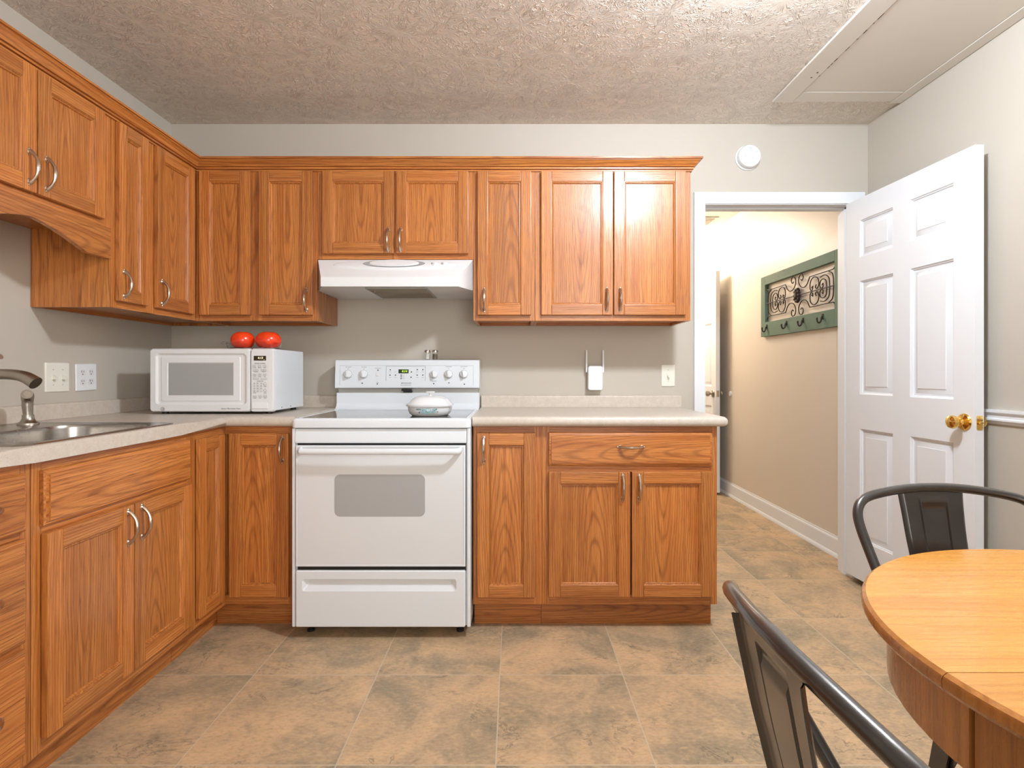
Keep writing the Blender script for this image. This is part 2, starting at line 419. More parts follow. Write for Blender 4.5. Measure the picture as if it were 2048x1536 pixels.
def teal_wood():
    k = NT('distressed_green_paint'); o = k.obj(); n = k.noise(k.scale(o, (8, 2.2, 5)), 3, 5, .65).outputs[0]; f = k.noise(o, 160, 3).outputs[0]
    c = k.mix(k.noise(o, 4, 2).outputs[0], lin(84, 110, 94), lin(110, 133, 114))
    c = k.mix(k.math('MULTIPLY', k.sstep(n, .60, .70), k.sstep(f, .42, .55)), c, lin(62, 55, 46))
    k.l(c, k.b.inputs['Base Color']); k.b.inputs['Roughness'].default_value = .7
    k.bump(n, .3, .001)
    return k.m
TEAL = teal_wood()
REG = plain('tan_register_paint', (.45, .40, .32, 1), .5)

# ---------------------------------------------------------------- setting
WY, XL, XR, CZ = 2.95, -1.825, 1.886, 2.419
DX0, DX1, DZ = 1.018, 1.798, 1.989            # doorway clear opening
Y0 = -1.3
b = NB(); box(b, (XL-.12, Y0, -.05), (2.05, 5.9, 0)); struct('floor', b, FLOOR)
b = NB(); box(b, (XL-.12, Y0, CZ), (XR+.12, WY+.06, CZ+.08)); struct('ceiling', b, CEIL)
b = NB(); box(b, (XL-.12, Y0, 0), (XL, WY+.12, CZ)); struct('wall_left', b, WALL)
b = NB(); box(b, (XR, Y0, 0), (XR+.12, WY, CZ)); struct('wall_right', b, WALL)
b = NB(); box(b, (XL, WY, 0), (DX0-.018, WY+.12, CZ)); box(b, (DX1+.018, WY, 0), (XR+.12, WY+.12, CZ)); box(b, (DX0-.018, WY, DZ+.018), (DX1+.018, WY+.12, CZ))
struct('wall_back', b, WALL)
b = NB(); box(b, (1.92, WY+.12, 0), (2.04, 5.87, 2.46)); struct('wall_hall_right', b, HALL)
b = NB(); box(b, (.80, WY+.12, 0), (.92, 5.87, 2.46)); struct('wall_hall_left', b, HALL)
b = NB(); box(b, (.92, 5.78, 0), (1.92, 5.87, 2.46)); struct('wall_hall_end', b, HALL)
b = NB(); box(b, (.80, WY+.12, 2.46), (2.04, 5.87, 2.54)); struct('ceiling_hall', b, HATCH)
# door casing: jambs, head, casing boards with a stepped profile
b = NB()
box(b, (DX0-.017, WY-.004, 0), (DX0, WY+.124, DZ)); box(b, (DX1, WY-.004, 0), (DX1+.017, WY+.124, DZ)); box(b, (DX0-.017, WY-.004, DZ), (DX1+.017, WY+.124, DZ+.017))
box(b, (DX0, WY+.045, 0), (DX0+.011, WY+.085, DZ), bev=.002); box(b, (DX0, WY+.045, DZ-.011), (DX1, WY+.085, DZ), bev=.002); box(b, (DX1-.011, WY+.045, 0), (DX1, WY+.085, DZ), bev=.002)
cp = [(0, 0), (.012, 0), (.012, .012), (.015, .020), (.015, .040), (.018, .046), (.018, .058), (0, .058)]
def casing(bm, pts2d, y):      # pts in (x, z), profile grows outward from the opening
    P = [Vector(p) for p in pts2d]; lps = []
    for i, p in enumerate(P):
        d0 = (p-P[i-1]).normalized() if i else (P[1]-p).normalized(); d1 = (P[i+1]-p).normalized() if i < len(P)-1 else d0
        n0, n1 = Vector((-d0.y, d0.x)), Vector((-d1.y, d1.x)); m = (n0+n1).normalized(); m = m/m.dot(n0)
        lps.append([(p.x+m.x*o, y-t, p.y+m.y*o) for t, o in cp])
    skin(bm, lps, I4, True, True, True)
casing(b, [(DX0-.004, 0), (DX0-.004, DZ+.004), (DX1+.004, DZ+.004), (DX1+.004, 0)], WY)
struct('trim_1', b, WHITE, 'white door casing around the hall doorway')
# chair rail
b = NB(); cr = [(0, .894), (.006, .894), (.008, .902), (.018, .908), (.018, .914), (.012, .918), (.012, .934), (.022, .940), (.022, .950), (0, .950)]
sweep(b, cr, [(XR, WY-.02), (XR, Y0)]); struct('trim_2', b, WHITE, 'white chair rail along the right wall')
bp = [(0, 0), (.022, 0), (.022, .012), (.016, .022), (.013, .024), (.013, .098), (.009, .108), (.005, .112), (.004, .122), (0, .122)]
b = NB(); sweep(b, bp, [(XR, WY-.02), (XR, Y0)]); struct('baseboard_right', b, WHITE)
b = NB(); sweep(b, bp, [(1.92, 5.76), (1.92, WY+.125)]); struct('baseboard_hall_right', b, WHITE)
# attic hatch
th = thing('attic_hatch', 'off-white attic access hatch with flat trim boards in the ceiling by the right wall', 'hatch', (1.55, 2.1, CZ))
zb = CZ-.0125
b = NB(); box(b, (1.255, 1.35, zb), (1.352, 2.69, CZ-.0005), bev=.004); part('trim_board', b, HATCH, th)
b = NB(); box(b, (1.352, 2.592, zb+.001), (1.829, 2.686, CZ-.0005), bev=.004); part('trim_board', b, HATCH, th)
b = NB(); box(b, (1.830, 1.35, zb), (1.885, 2.70, CZ-.0005), bev=.004); part('trim_board', b, HATCH, th)
b = NB(); box(b, (1.354, 1.36, CZ-.0095), (1.828, 2.588, CZ-.0005), bev=.001); part('hatch_panel', b, HATCH, th)
CRACK = plain('dry_brown_crack', (.10, .06, .035, 1), .9)
for i in range(14):
    b = NB()
    y = 2.0+random.random()*.55; l = .004+random.random()*.03
    box(b, (1.3515, y, CZ-.0105), (1.3545+random.random()*.001, y+l, CZ-.0090))
    part('paint_crack', b, CRACK, th, 'brown crack along the board edge')
for (x, y) in ((1.327, 2.42), (1.322, 2.46)):
    b = NB(); lathe(b, [(.004, CZ-.0135), (.004, CZ-.0120)], T(x, y, 0), 10); part('nail_hole', b, CRACK, th)

# ---------------------------------------------------------------- doors (six-panel)
def door_leaf(name, M, W, H, label):
    cols = [(.102, .335), (.434, .668)]; rows = [(.200, .775), (.946, 1.528), (1.644, 1.838)]
    sc = W/.765
    cols = [(a*sc, c*sc) for a, c in cols]
    b = NB(); D = -.036
    us = [0]+[x for c in cols for x in c]+[W]; vs = [0]+[x for r in rows for x in r]+[H]
    for i in range(len(us)-1):
        for j in range(len(vs)-1):
            if i % 2 == 1 and j % 2 == 1:
                u0, u1, v0, v1 = us[i], us[i+1], vs[j], vs[j+1]
                lp = []
                for ins, n in ((0, 0), (.003, -.0005), (.004, -.004), (.010, -.007), (.012, -.012), (.020, -.013), (.022, -.012), (.042, -.004), (.043, -.002)):
                    lp.append(rect(u0+ins, u1-ins, v0+ins, v1-ins, n))
                skin(b, lp, M, True, False, True)
                box(b, (u0, v0, D), (u1, v1, -.0145), M)
    for i in (0, 2, 4): box(b, (us[i], 0, D), (us[i+1], H, 0), M)
    for i in (1, 3):
        for j in (0, 2, 4, 6): box(b, (us[i], vs[j], D), (us[i+1], vs[j+1], 0), M)
    o = part(name, b, WHITE); o['kind'] = 'structure'; o['label'] = label
    return o
def knob(parent, M, mat, name='door_knob', label=None):
    b = NB()
    lathe(b, [(.0, 0), (.033, 0), (.034, .003), (.030, .008), (.020, .011), (.013, .014), (.011, .022), (.012, .030), (.020, .036), (.0255, .044), (.027, .052), (.024, .060), (.015, .065), (.004, .066), (0, .066)], M, 32)
    return part(name, b, mat, parent, label)
hx, hy = 1.7596, 2.932; fx, fy = 1.800, 2.1606
ud = Vector((fx-hx, fy-hy, 0)).normalized(); MD = frame((hx, hy, .036), ud)
d1 = door_leaf('door_1', MD, .7725, 1.949, 'white six-panel door standing open against the right wall')
knob(d1, MD @ T(.725, .862, 0), BRASS, label='polished brass knob')
kb = NB(); lathe(kb, [(0, 0), (.033, 0), (.033, .004), (.022, .010), (.012, .014), (.012, .022), (.022, .030), (.024, .036), (.012, .041), (0, .042)], MD @ T(.725, .862, -.036) @ Matrix.Rotation(PI, 4, 'X'), 24)
part('door_knob', kb, BRASS, d1)
Me = MD @ frame((.7725, .862, -.018), (0, 0, -1), (0, 1, 0))
b = NB(); prism(b, [(p[0], p[1]) for p in rr(0, 0, .0125, .028, .004)], 0, .0015, Me); lathe(b, [(.0085, 0), (.0085, .009), (.004, .0115)], Me, 16)
for s in (-1, 1): lathe(b, [(.003, .001), (.003, .0022), (.001, .0025)], Me @ T(0, s*.020, 0), 8)
part('latch_plate', b, BRASS, d1, 'brass latch plate on the door edge')
for v in (.18, .97, 1.76):
    b = NB(); tube(b, [(.002, v-.045, -.040), (.002, v+.045, -.040)], .005, MD, 10); part('hinge', b, BRASS, d1, 'brass hinge')
u2 = Vector((1.806-1.766, 4.95-5.71, 0)).normalized(); M2 = frame((1.766, 5.71, .02), u2)
d2 = door_leaf('door_2', M2, .761, 1.985, 'white six-panel door open at the far end of the hall')
knob(d2, M2 @ T(.70, .885, 0), NICKEL)
kb = NB(); lathe(kb, [(0, 0), (.030, 0), (.012, .010), (.012, .02), (.022, .030), (.024, .040), (.012, .048), (0, .049)], M2 @ T(.70, .885, -.036) @ Matrix.Rotation(PI, 4, 'X'), 24)
part('door_knob', kb, NICKEL, d2)
b = NB(); box(b, (.761, .856, -.030), (.7625, .914, -.006), M2); part('latch_plate', b, NICKEL, d2)
b = NB(); lathe(b, [(.0, 0), (.024, 0), (.024, .006), (.020, .012), (.0, .014)], frame((1.92, 4.90, .906), (0, -1, 0)), 20)
tag(part('door_stop', b, PLAST2), 'small round white door bumper on the hall wall behind the far door knob', 'door stop')

# ---------------------------------------------------------------- cabinet builders
def pull_bm(M, L=.108):
    """bow pull: along local v, standing out along local n"""
    b = NB(); pts = []; rad = []
    N = 18
    for i in range(N+1):
        t = i/N; s = 2*t-1
        pts.append((0, s*(L/2-.006), .004+.024*(1-abs(s)**2.6)))
        rad.append(.0049+.0018*math.exp(-(s/.28)**2)+.0022*math.exp(-((abs(s)-1)/.16)**2))
    tube(b, pts, rad, M, 10)
    for s in (-1, 1):
        lathe(b, [(0, 0), (.0088, 0), (.0088, .0015), (.006, .004), (.0035, .007), (0, .008)], M @ T(0, s*(L/2-.008), 0), 14, sy=1.15)
        lathe(b, [(0, 0), (.005, .0), (.005, .001), (.003, .003), (0, .0035)], M @ T(0, s*(L/2+.0015), 0), 10)
    return b
def pull(door, M, u, v, horizontal=False, L=.108):
    m = M @ T(u, v, .020)
    if horizontal: m = m @ Matrix.Rotation(PI/2, 4, 'Z')
    return part('handle', pull_bm(m, L), PULL, door, 'bow-shaped satin metal pull')
def door(parent, M, u0, u1, v0, v1, rail, name='door', st=.050):
    """frame-and-panel door, n from 0 to .020; rail = horizontal-grain material"""
    b = NB(); t = .020; be = .0035
    box(b, (u0, v0, .001), (u0+st, v1, t), M, be, 0); box(b, (u1-st, v0, .001), (u1, v1, t), M, be, 0)
    for (a, c) in ((v0, v0+st), (v1-st, v1)): box(b, (u0+st-.0006, a, .001), (u1-st+.0006, c, t-.0002), M, be, 1)
    a0, a1, c0, c1 = u0+st-.001, u1-st+.001, v0+st-.001, v1-st+.001
    def ring(i, n): return rect(a0+i, a1-i, c0+i, c1-i, n)
    skin(b, [ring(0, t-.003), ring(.0025, t-.003), ring(.005, t-.0065), ring(.008, t-.0058), ring(.011, t-.0125)], M, True, False, False, 0)
    box(b, (a0+.008, c0+.008, .002), (a1-.008, c1-.008, t-.012), M, 0, 0)
    return part(name, b, [OZ, rail], parent)
def slab(parent, M, u0, u1, v0, v1, mat, name):
    b = NB(); i = .011; t = .020
    skin(b, [rect(u0, u1, v0, v1, .001), rect(u0, u1, v0, v1, .011), rect(u0+.004, u1-.004, v0+.004, v1-.004, .0145), rect(u0+i, u1-i, v0+i, v1-i, .0155), rect(u0+i+.001, u1-i-.001, v0+i+.001, v1-i-.001, t)], M, True, True, True)
    return part(name, b, mat, parent)
def carcass(parent, M, u0, u1, v0, v1, depth, stiles, rails, railm, sidem=None, drop=.0, top=None, name='cabinet_box'):
    b = NB(); F = -.019
    if top is None: top = v1
    box(b, (u0+.016, v0+drop, -depth), (u1-.016, top, F-.0005), M, 0, 0)
    box(b, (u0, v0, -depth), (u0+.0155, v1, F), M, 0, 0); box(b, (u1-.0155, v0, -depth), (u1, v1, F), M, 0, 0)
    if drop: box(b, (u0+.016, v0, -depth), (u1-.016, v0+drop, -depth+.016), M, 0, 1)
    for (a, c) in stiles: box(b, (a, v0, F), (c, v1, 0), M, .0008, 0)
    for (a, c, d, e) in rails: box(b, (a, d, F), (c, e, -.0002), M, 0, 1)
    return part(name, b, [OZ, railm], parent)
def toe(parent, M, u0, u1, h, rec, mat, depth=.02):
    b = NB(); box(b, (u0, 0, -rec-depth), (u1, h, -rec), M); return part('toe_kick', b, mat, parent)

# ---------------------------------------------------------------- base cabinets
FX = -1.22                      # face-frame plane of the left run
ML = LF(FX)                     # u = world Y, v = Z
BH, BT = .115, .868
# drawer unit
t = thing('drawer_cabinet', 'oak base cabinet of three stacked drawers at the left edge, before the sink', 'cabinet', (-1.5, 1.24, 0))
carcass(t, ML, 1.06, 1.396, BH, BT, .60, [(1.06, 1.112), (1.366, 1.396)], [(1.112, 1.366, .84, BT), (1.112, 1.366, .684, .706), (1.112, 1.366, .411, .430), (1.112, 1.366, BH, .152)], OY)
toe(t, ML, 1.06, 1.396, BH, .075, OY)
for (a, c) in ((.703, .845), (.428, .684), (.151, .411)):
    d = slab(t, ML, 1.112, 1.370, a, c, OY, 'drawer'); pull(d, ML, 1.241, (a+c)/2, True)
# sink base
t = thing('sink_base_cabinet', 'oak sink base cabinet with a false drawer front over two doors', 'cabinet', (-1.5, 1.745, 0))
carcass(t, ML, 1.398, 2.09, BH, BT, .60, [(1.398, 1.430), (2.060, 2.09)], [(1.43, 2.06, .84, BT), (1.43, 2.06, .675, .705), (1.43, 2.06, BH, .155)], OY, top=.70)
toe(t, ML, 1.398, 2.09, BH, .075, OY)
slab(t, ML, 1.422, 2.064, .700, .843, OY, 'false_drawer_front')
d = door(t, ML, 1.425, 1.751, .152, .680, OY); pull(d, ML, 1.722, .612)
d = door(t, ML, 1.754, 2.064, .152, .680, OY); pull(d, ML, 1.785, .612)
# corner base
FYB = 2.34
MB_ = BK(FYB)
t = thing('corner_base_cabinet', 'oak corner base cabinet with two tall doors meeting at right angles beside the stove', 'cabinet', (-1.3, 2.6, 0))
b = NB()
box(b, (XL+.002, 2.092, BH), (FX-.019, WY-.002, BT)); box(b, (FX-.019, FYB+.019, BH), (-.930, WY-.002, BT)); box(b, (-.930, FYB+.0, BH), (-.9145, WY-.002, BT))
box(b, (FX-.019, 2.092, BH), (FX, 2.118, BT)); box(b, (-.955, FYB, BH), (-.930, FYB+.019, BT))
box(b, (FX-.019, 2.118, .835), (FX, FYB+.019, BT), mi=1); box(b, (FX-.019, 2.118, BH), (FX, FYB+.019, .155), mi=1)
box(b, (FX, FYB, .835), (-.955, FYB+.019, BT), mi=2); box(b, (FX, FYB, BH), (-.955, FYB+.019, .155), mi=2)
part('cabinet_box', b, [OZ, OY, OX], t)
b = NB(); box(b, (-1.315, 2.092, 0), (-1.295, 2.435, BH-.001)); part('toe_kick', b, OY, t)
b = NB(); box(b, (-1.294, 2.415, 0), (-.9145, 2.435, BH-.001)); part('toe_kick', b, OX, t)
door(t, ML, 2.117, 2.302, .150, .840, OY, st=.046)
d = door(t, MB_, -1.197, -.946, .150, .840, OX); pull(d, MB_, -.972, .771)
# right of stove
t = thing('narrow_base_cabinet', 'narrow one-door oak base cabinet immediately right of the stove', 'cabinet', (-.04, 2.65, 0))
carcass(t, MB_, -.1725, .118, BH, BT, .60, [(-.1725, -.150), (.086, .118)], [(-.15, .086, .835, BT), (-.15, .086, BH, .155)], OX)
toe(t, MB_, -.1725, .118, BH, .075, OX)
d = door(t, MB_, -.155, .091, .150, .840, OX); pull(d, MB_, -.127, .771)
t = thing('drawer_base_cabinet', 'two-door oak base cabinet with one wide drawer, nearest the hall doorway', 'cabinet', (.49, 2.65, 0))
carcass(t, MB_, .119, .858, BH, BT, .60, [(.119, .15), (.828, .858)], [(.15, .828, .835, BT), (.15, .828, .675, .71), (.15, .828, BH, .155)], OX)
toe(t, MB_, .119, .858, BH, .075, OX)
d = slab(t, MB_, .145, .835, .702, .843, OX, 'drawer'); pull(d, MB_, .490, .782, True)
d = door(t, MB_, .145, .4885, .152, .678, OX); pull(d, MB_, .456, .612)
d = door(t, MB_, .4945, .835, .152, .678, OX); pull(d, MB_, .525, .612)

# ---------------------------------------------------------------- countertops
CT, CB = .911, .869
def counter_top(xs, ys, keep, front):
    b = NB(); V = {}
    def vv(x, y):
        k = (round(x, 4), round(y, 4))
        if k not in V: V[k] = b.verts.new((x, y, CT))
        return V[k]
    fs = []
    for i in range(len(xs)-1):
        for j in range(len(ys)-1):
            if keep((xs[i]+xs[i+1])/2, (ys[j]+ys[j+1])/2):
                fs.append(b.faces.new((vv(xs[i], ys[j]), vv(xs[i+1], ys[j]), vv(xs[i+1], ys[j+1]), vv(xs[i], ys[j+1]))))
    r = bmesh.ops.extrude_face_region(b, geom=fs)
    for v in [g for g in r['geom'] if isinstance(g, bmesh.types.BMVert)]: v.co.z = CB
    if any(f.normal.z > 0 for f in fs): pass
    es = [e for e in b.edges if all(front(v.co) for v in e.verts) and abs(e.verts[0].co.z-e.verts[1].co.z) < 1e-5]
    bmesh.ops.bevel(b, geom=es, offset=.018, segments=5, profile=.5, affect='EDGES')
    return b
SX0, SX1, SY0, SY1 = -1.752, -1.228, 1.385, 1.985
FRX, FRY = -1.195, 2.30
ct = thing('corner_countertop', 'long beige laminate worktop with the sink, turning the corner to the stove', 'countertop', (-1.5, 2.3, CB))
b = counter_top([XL+.001, SX0, SX1, FRX, -.9145], [1.02, SY0, SY1, FRY, WY-.001],
                lambda x, y: (x < FRX or y > FRY) and not (SX0 < x < SX1 and SY0 < y < SY1),
                lambda c: (abs(c.x-FRX) < 1e-3 and c.y < FRY+1e-3) or (abs(c.y-FRY) < 1e-3 and c.x > FRX-1e-3))
part('worktop', b, LAM, ct)
sp = [(0, CT+.0005), (.019, CT+.0005), (.019, .964), (.017, .970), (.012, .9735), (0, .974)]
b = NB(); sweep(b, sp, [(XL+.001, 1.02), (XL+.001, WY-.001), (-.9145, WY-.001)]); part('backsplash', b, LAM, ct)
ct = thing('short_countertop', 'short beige laminate worktop between stove and hall doorway', 'countertop', (.36, 2.6, CB))
b = counter_top([-.1735, .889], [FRY, WY-.001], lambda x, y: True, lambda c: abs(c.y-FRY) < 1e-3 or (abs(c.x-.889) < 1e-3))
part('worktop', b, LAM, ct)
b = NB(); sweep(b, sp, [(-.1735, WY-.001), (.886, WY-.001)]); part('backsplash', b, LAM, ct)

# ---------------------------------------------------------------- sink, faucet, sprayer
t = thing('kitchen_sink', 'stainless steel drop-in sink set in the left worktop', 'sink', (-1.49, 1.69, CT))
b = NB(); n = 8
cx, cy = -1.49, 1.685
bx, by = -1.4125, 1.685
L = [rr(cx, cy, .272, .312, .035, n, CT-.002), rr(cx, cy, .275, .315, .035, n, CT+.0008), rr(cx, cy, .273, .313, .034, n, CT+.0035), rr(cx, cy, .266, .306, .03, n, CT+.0045), rr(cx, cy, .258, .298, .028, n, CT+.0028),
     rr(bx, by, .170, .272, .098, n, CT+.0028), rr(bx, by, .1625, .265, .092, n, CT+.001), rr(bx, by, .158, .261, .09, n, CT-.010), rr(bx, by, .150, .253, .085, n, .790), rr(bx, by, .142, .245, .08, n, .760), rr(bx, by, .12, .222, .07, n, .752)]
skin(b, L, I4, True, False, True); part('basin', b, STEEL, t, ang=24)
b = NB(); lathe(b, [(0, .7522), (.042, .7522), (.042, .756), (.034, .757), (.030, .7545), (0, .7545)], T(bx, by, 0), 24); part('drain', b, CHROME, t)
t = thing('kitchen_faucet', 'brushed nickel faucet curving over the sink', 'faucet', (-1.70, 1.69, CT+.003))
b = NB(); lathe(b, [(.031, CT+.0032), (.031, .922), (.026, .930), (.022, .945), (.021, 1.03), (.019, 1.05), (.012, 1.06), (0, 1.062)], T(-1.70, 1.69, 0), 24); part('faucet_body', b, NICKEL, t)
b = NB(); P = smooth_path([(-1.70, 1.69, 1.035), (-1.672, 1.69, 1.062), (-1.62, 1.69, 1.083), (-1.57, 1.69, 1.0895), (-1.525, 1.69, 1.088), (-1.490, 1.69, 1.080), (-1.460, 1.69, 1.062)], 5)
tube(b, P, [.0145+.003*(i/len(P))+(.003*max(0, i/len(P)-.7)/.3) for i in range(len(P))], I4, 16); part('spout', b, NICKEL, t)
b = NB(); tube(b, smooth_path([(-1.70, 1.69, 1.06), (-1.66, 1.69, 1.10), (-1.61, 1.69, 1.130), (-1.567, 1.69, 1.144)], 5), [.009]*5+[.0075]*10+[.0085], I4, 12); part('lever', b, NICKEL, t)
t = thing('side_sprayer', 'brushed nickel side sprayer standing upright behind the sink bowl', 'sprayer', (-1.69, 1.925, CT+.003))
b = NB(); lathe(b, [(0, CT+.003), (.031, CT+.003), (.030, .920), (.021, .927), (.017, .936), (.0165, .948), (0, .948)], T(-1.69, 1.925, 0), 24); part('base_collar', b, NICKEL, t)
b = NB(); P = smooth_path([(-1.69, 1.925, .945), (-1.692, 1.925, .975), (-1.691, 1.924, 1.000), (-1.684, 1.916, 1.014), (-1.672, 1.900, 1.021)], 5)
tube(b, P, [.0135, .0137, .014, .0145, .015, .0155, .0158, .016, .016, .0165, .017, .0175, .018, .0182, .0182, .0182, .018, .018, .0175, .017, .0165], I4, 16); part('spray_head', b, NICKEL, t)
b = NB(); tube(b, [(-1.672, 1.900, 1.021), (-1.6708, 1.8984, 1.0216)], .010, I4, 14); part('nozzle', b, CHROME, t)

# ---------------------------------------------------------------- upper cabinets
UB, UT = 1.342, 2.10
UX = -1.52; UY = 2.645
MU = LF(UX); MV = BK(UY)
DB, DT = 1.368, 2.052
t = thing('sink_wall_cabinet', 'short oak wall cabinet over the sink with an arched valance below', 'cabinet', (-1.67, 1.745, 1.52))
carcass(t, MU, 1.405, 2.0865, 1.637, UT, .303, [(1.405, 1.437), (2.054, 2.0865)], [(1.437, 2.054, 2.03, UT), (1.437, 2.054, 1.637, 1.672)], OY)
d = door(t, MU, 1.456, 1.742, 1.658, DT, OY); pull(d, MU, 1.713, 1.732)
d = door(t, MU, 1.748, 2.034, 1.658, DT, OY); pull(d, MU, 1.777, 1.732)
pl = [(1.405, 1.637), (1.405, 1.523), (1.517, 1.523)]
for i in range(1, 24):
    s = -1+2*i/24; pl.append((1.745+.228*s, 1.523+.064*(1-abs(s)**1.45)))
pl += [(1.973, 1.523), (2.0865, 1.523), (2.0865, 1.637)]
b = NB(); prism(b, pl, -.019, 0, MU, 0); part('arched_valance', b, OY, t)
t = thing('left_corner_wall_cabinet', 'tall two-door oak wall cabinet on the left wall, running into the corner', 'cabinet', (-1.67, 2.45, UB))
carcass(t, MU, 2.088, WY-.002, UB, UT, .303, [(2.088, 2.118), (2.268, 2.345), (2.60, UY)], [(2.118, UY, 2.03, UT), (2.118, UY, UB, 1.372)], OY, drop=.014)
d = door(t, MU, 2.106, 2.278, DB, DT, OY, st=.046); pull(d, MU, 2.131, 1.435)
d = door(t, MU, 2.333, 2.606, DB, DT, OY); pull(d, MU, 2.361, 1.435)
t = thing('back_corner_wall_cabinet', 'tall two-door oak wall cabinet on the back wall, above the microwave', 'cabinet', (-1.23, 2.8, UB))
carcass(t, MV, UX+.001, -.9395, UB, UT, .303, [(UX+.001, -1.49), (-1.262, -1.202), (-.968, -.9395)], [(-1.49, -.968, 2.03, UT), (-1.49, -.968, UB, 1.372)], OX, drop=.014)
door(t, MV, -1.496, -1.252, DB, DT, OX)
d = door(t, MV, -1.212, -.957, DB, DT, OX); pull(d, MV, -.986, 1.44)
t = thing('hood_wall_cabinet', 'short two-door oak wall cabinet directly over the range hood', 'cabinet', (-.567, 2.8, 1.635))
carcass(t, MV, -.9385, -.1945, 1.635, UT, .303, [(-.9385, -.915), (-.583, -.553), (-.218, -.1945)], [(-.915, -.218, 2.03, UT), (-.915, -.218, 1.635, 1.675)], OX)
d = door(t, MV, -.911, -.570, 1.660, DT, OX); pull(d, MV, -.597, 1.725)
d = door(t, MV, -.560, -.217, 1.660, DT, OX); pull(d, MV, -.538, 1.725)
t = thing('narrow_wall_cabinet', 'narrow one-door oak wall cabinet just right of the range hood', 'cabinet', (-.05, 2.8, UB))
carcass(t, MV, -.1935, .0995, UB, UT, .303, [(-.1935, -.168), (.076, .0995)], [(-.168, .076, 2.03, UT), (-.168, .076, UB, 1.372)], OX, drop=.014)
d = door(t, MV, -.174, .082, DB, DT, OX); pull(d, MV, -.141, 1.44)
t = thing('double_wall_cabinet', 'wide two-door oak wall cabinet at the right end, with lamp glare on its doors', 'cabinet', (.47, 2.8, UB))
carcass(t, MV, .1005, .843, UB, UT, .303, [(.1005, .132), (.455, .49), (.812, .843)], [(.132, .812, 2.03, UT), (.132, .812, UB, 1.372)], OX, drop=.014)
d = door(t, MV, .129, .4705, DB, DT, OX); pull(d, MV, .4405, 1.44)
d = door(t, MV, .4745, .817, DB, DT, OX); pull(d, MV, .504, 1.44)
b = NB()
cpf = [(.001, 2.054), (.007, 2.054), (.007, 2.0605), (.003, 2.0615), (.003, 2.063), (.013, 2.064), (.013, 2.0705), (.009, 2.0715), (.009, 2.0735), (.017, 2.0745), (.020, 2.078), (.026, 2.088), (.034, 2.0965), (.039, 2.0995), (.039, 2.102), (.046, 2.103), (.046, 2.111), (.001, 2.111)]
sweep(b, cpf, [(UX, 1.405), (UX, UY)]+[(.843, UY), (.843, WY-.002)], mi=0)
for f in b.faces:
    c = f.calc_center_median(); f.material_index = 1 if c.x < UX+.05 and c.y < UY-.05 else 0
tag(part('crown_molding', b, [OX, OY]), 'oak crown molding along the tops of all the wall cabinets', 'molding')

# ---------------------------------------------------------------- range hood
t = thing('range_hood', 'white under-cabinet range hood above the stove', 'range hood', (-.567, 2.75, 1.487))
xa, xb = -.9385, -.1945; zb, zt = 1.487, 1.633
b = NB()
base = [(xa, 2.948), (xa, 2.655), (-.880, 2.52), (-.254, 2.52), (xb, 2.655), (xb, 2.948)]
zl = [1.60, 1.585, 1.530, 1.530, 1.585, 1.60]
topp = [(xa, 2.948), (xa, 2.660), (xa+.002, 2.6465), (xb-.002, 2.6465), (xb, 2.660), (xb, 2.948)]
l0 = [(x, y, zb) for x, y in base]; l1 = [(p[0], p[1], z) for p, z in zip(base, zl)]; l2 = [(p[0], p[1], zt) for p in topp]
skin(b, [l0, l1, l2], I4, True, False, True)
part('canopy', b, HOODW, t)
b = NB(); ins = [(xa+.004, 2.944), (xa+.004, 2.656), (-.878, 2.526), (-.256, 2.526), (xb-.004, 2.656), (xb-.004, 2.944)]
prism(b, ins, zb+.001, zb+.006); part('underside_panel', b, HOODU, t)
b = NB(); box(b, (-.688, 2.565, zb-.002), (-.408, 2.905, zb+.001), mi=0); box(b, (-.690, 2.560, zb-.004), (-.406, 2.572, zb), mi=1); box(b, (-.690, 2.898, zb-.004), (-.406, 2.908, zb), mi=1)
for x in (-.690, -.412): box(b, (x, 2.572, zb-.004), (x+.006, 2.898, zb), mi=1)
part('grease_filter', b, [FILT, GREYM], t)
for (x, y) in ((-.662, 2.63), (-.410, 2.60)):
    b = NB(); tube(b, [(x-.006, y, zb-.003), (x, y-.004, zb-.014), (x+.004, y-.004, zb-.002)], .0018, I4, 6); part('filter_clip', b, GREYM, t)
sv = Vector((0, .1265, .103)).normalized(); MH = frame((-.567, 2.52, 1.53), (1, 0, 0), sv)
vc = .113
b = NB(); lathe(b, [(1, 0), (.99, .003), (.965, .0055), (.90, .007), (.6, .0078), (0, .0078)], MH @ T(.005, vc, -.0004) @ Matrix.Diagonal((.290, .042, 1, 1)), 64); part('control_pod', b, HOODW, t)
b = NB(); lathe(b, [(1, 0), (1, .0008), (0, .0008)], MH @ T(.002, vc+.001, .0070) @ Matrix.Diagonal((.146, .0355, 1, 1)), 64, mi=0)
for i in range(-33, 34):
    x = i*.0043
    if abs(x) < .143:
        h = .0355*math.sqrt(1-(x/.146)**2); box(b, (.002+x-.0008, vc+.001-h*.95, .0078), (.002+x+.0008, vc+.001+h*.95, .0092), MH, mi=1)
part('vent_grille', b, [plain('shadow_grey_slots', (.05, .045, .04, 1), .6), HOODW], t)
b = NB(); lathe(b, [(1, 0), (.99, .004), (.95, .006), (0, .0068)], MH @ T(.004, vc+.001, .0070) @ Matrix.Diagonal((.117, .029, 1, 1)), 64); part('vent_cover', b, HOODW, t)
for x in (.194, .241):
    b = NB(); m = MH @ T(x, vc-.002, .0062); lathe(b, [(.0145, 0), (.014, .003), (.0115, .005), (.0105, .010), (.009, .011), (0, .011)], m, 20); box(b, (-.002, -.009, .010), (.002, .009, .0125), m, .0008)
    part('knob', b, PLAST, t)
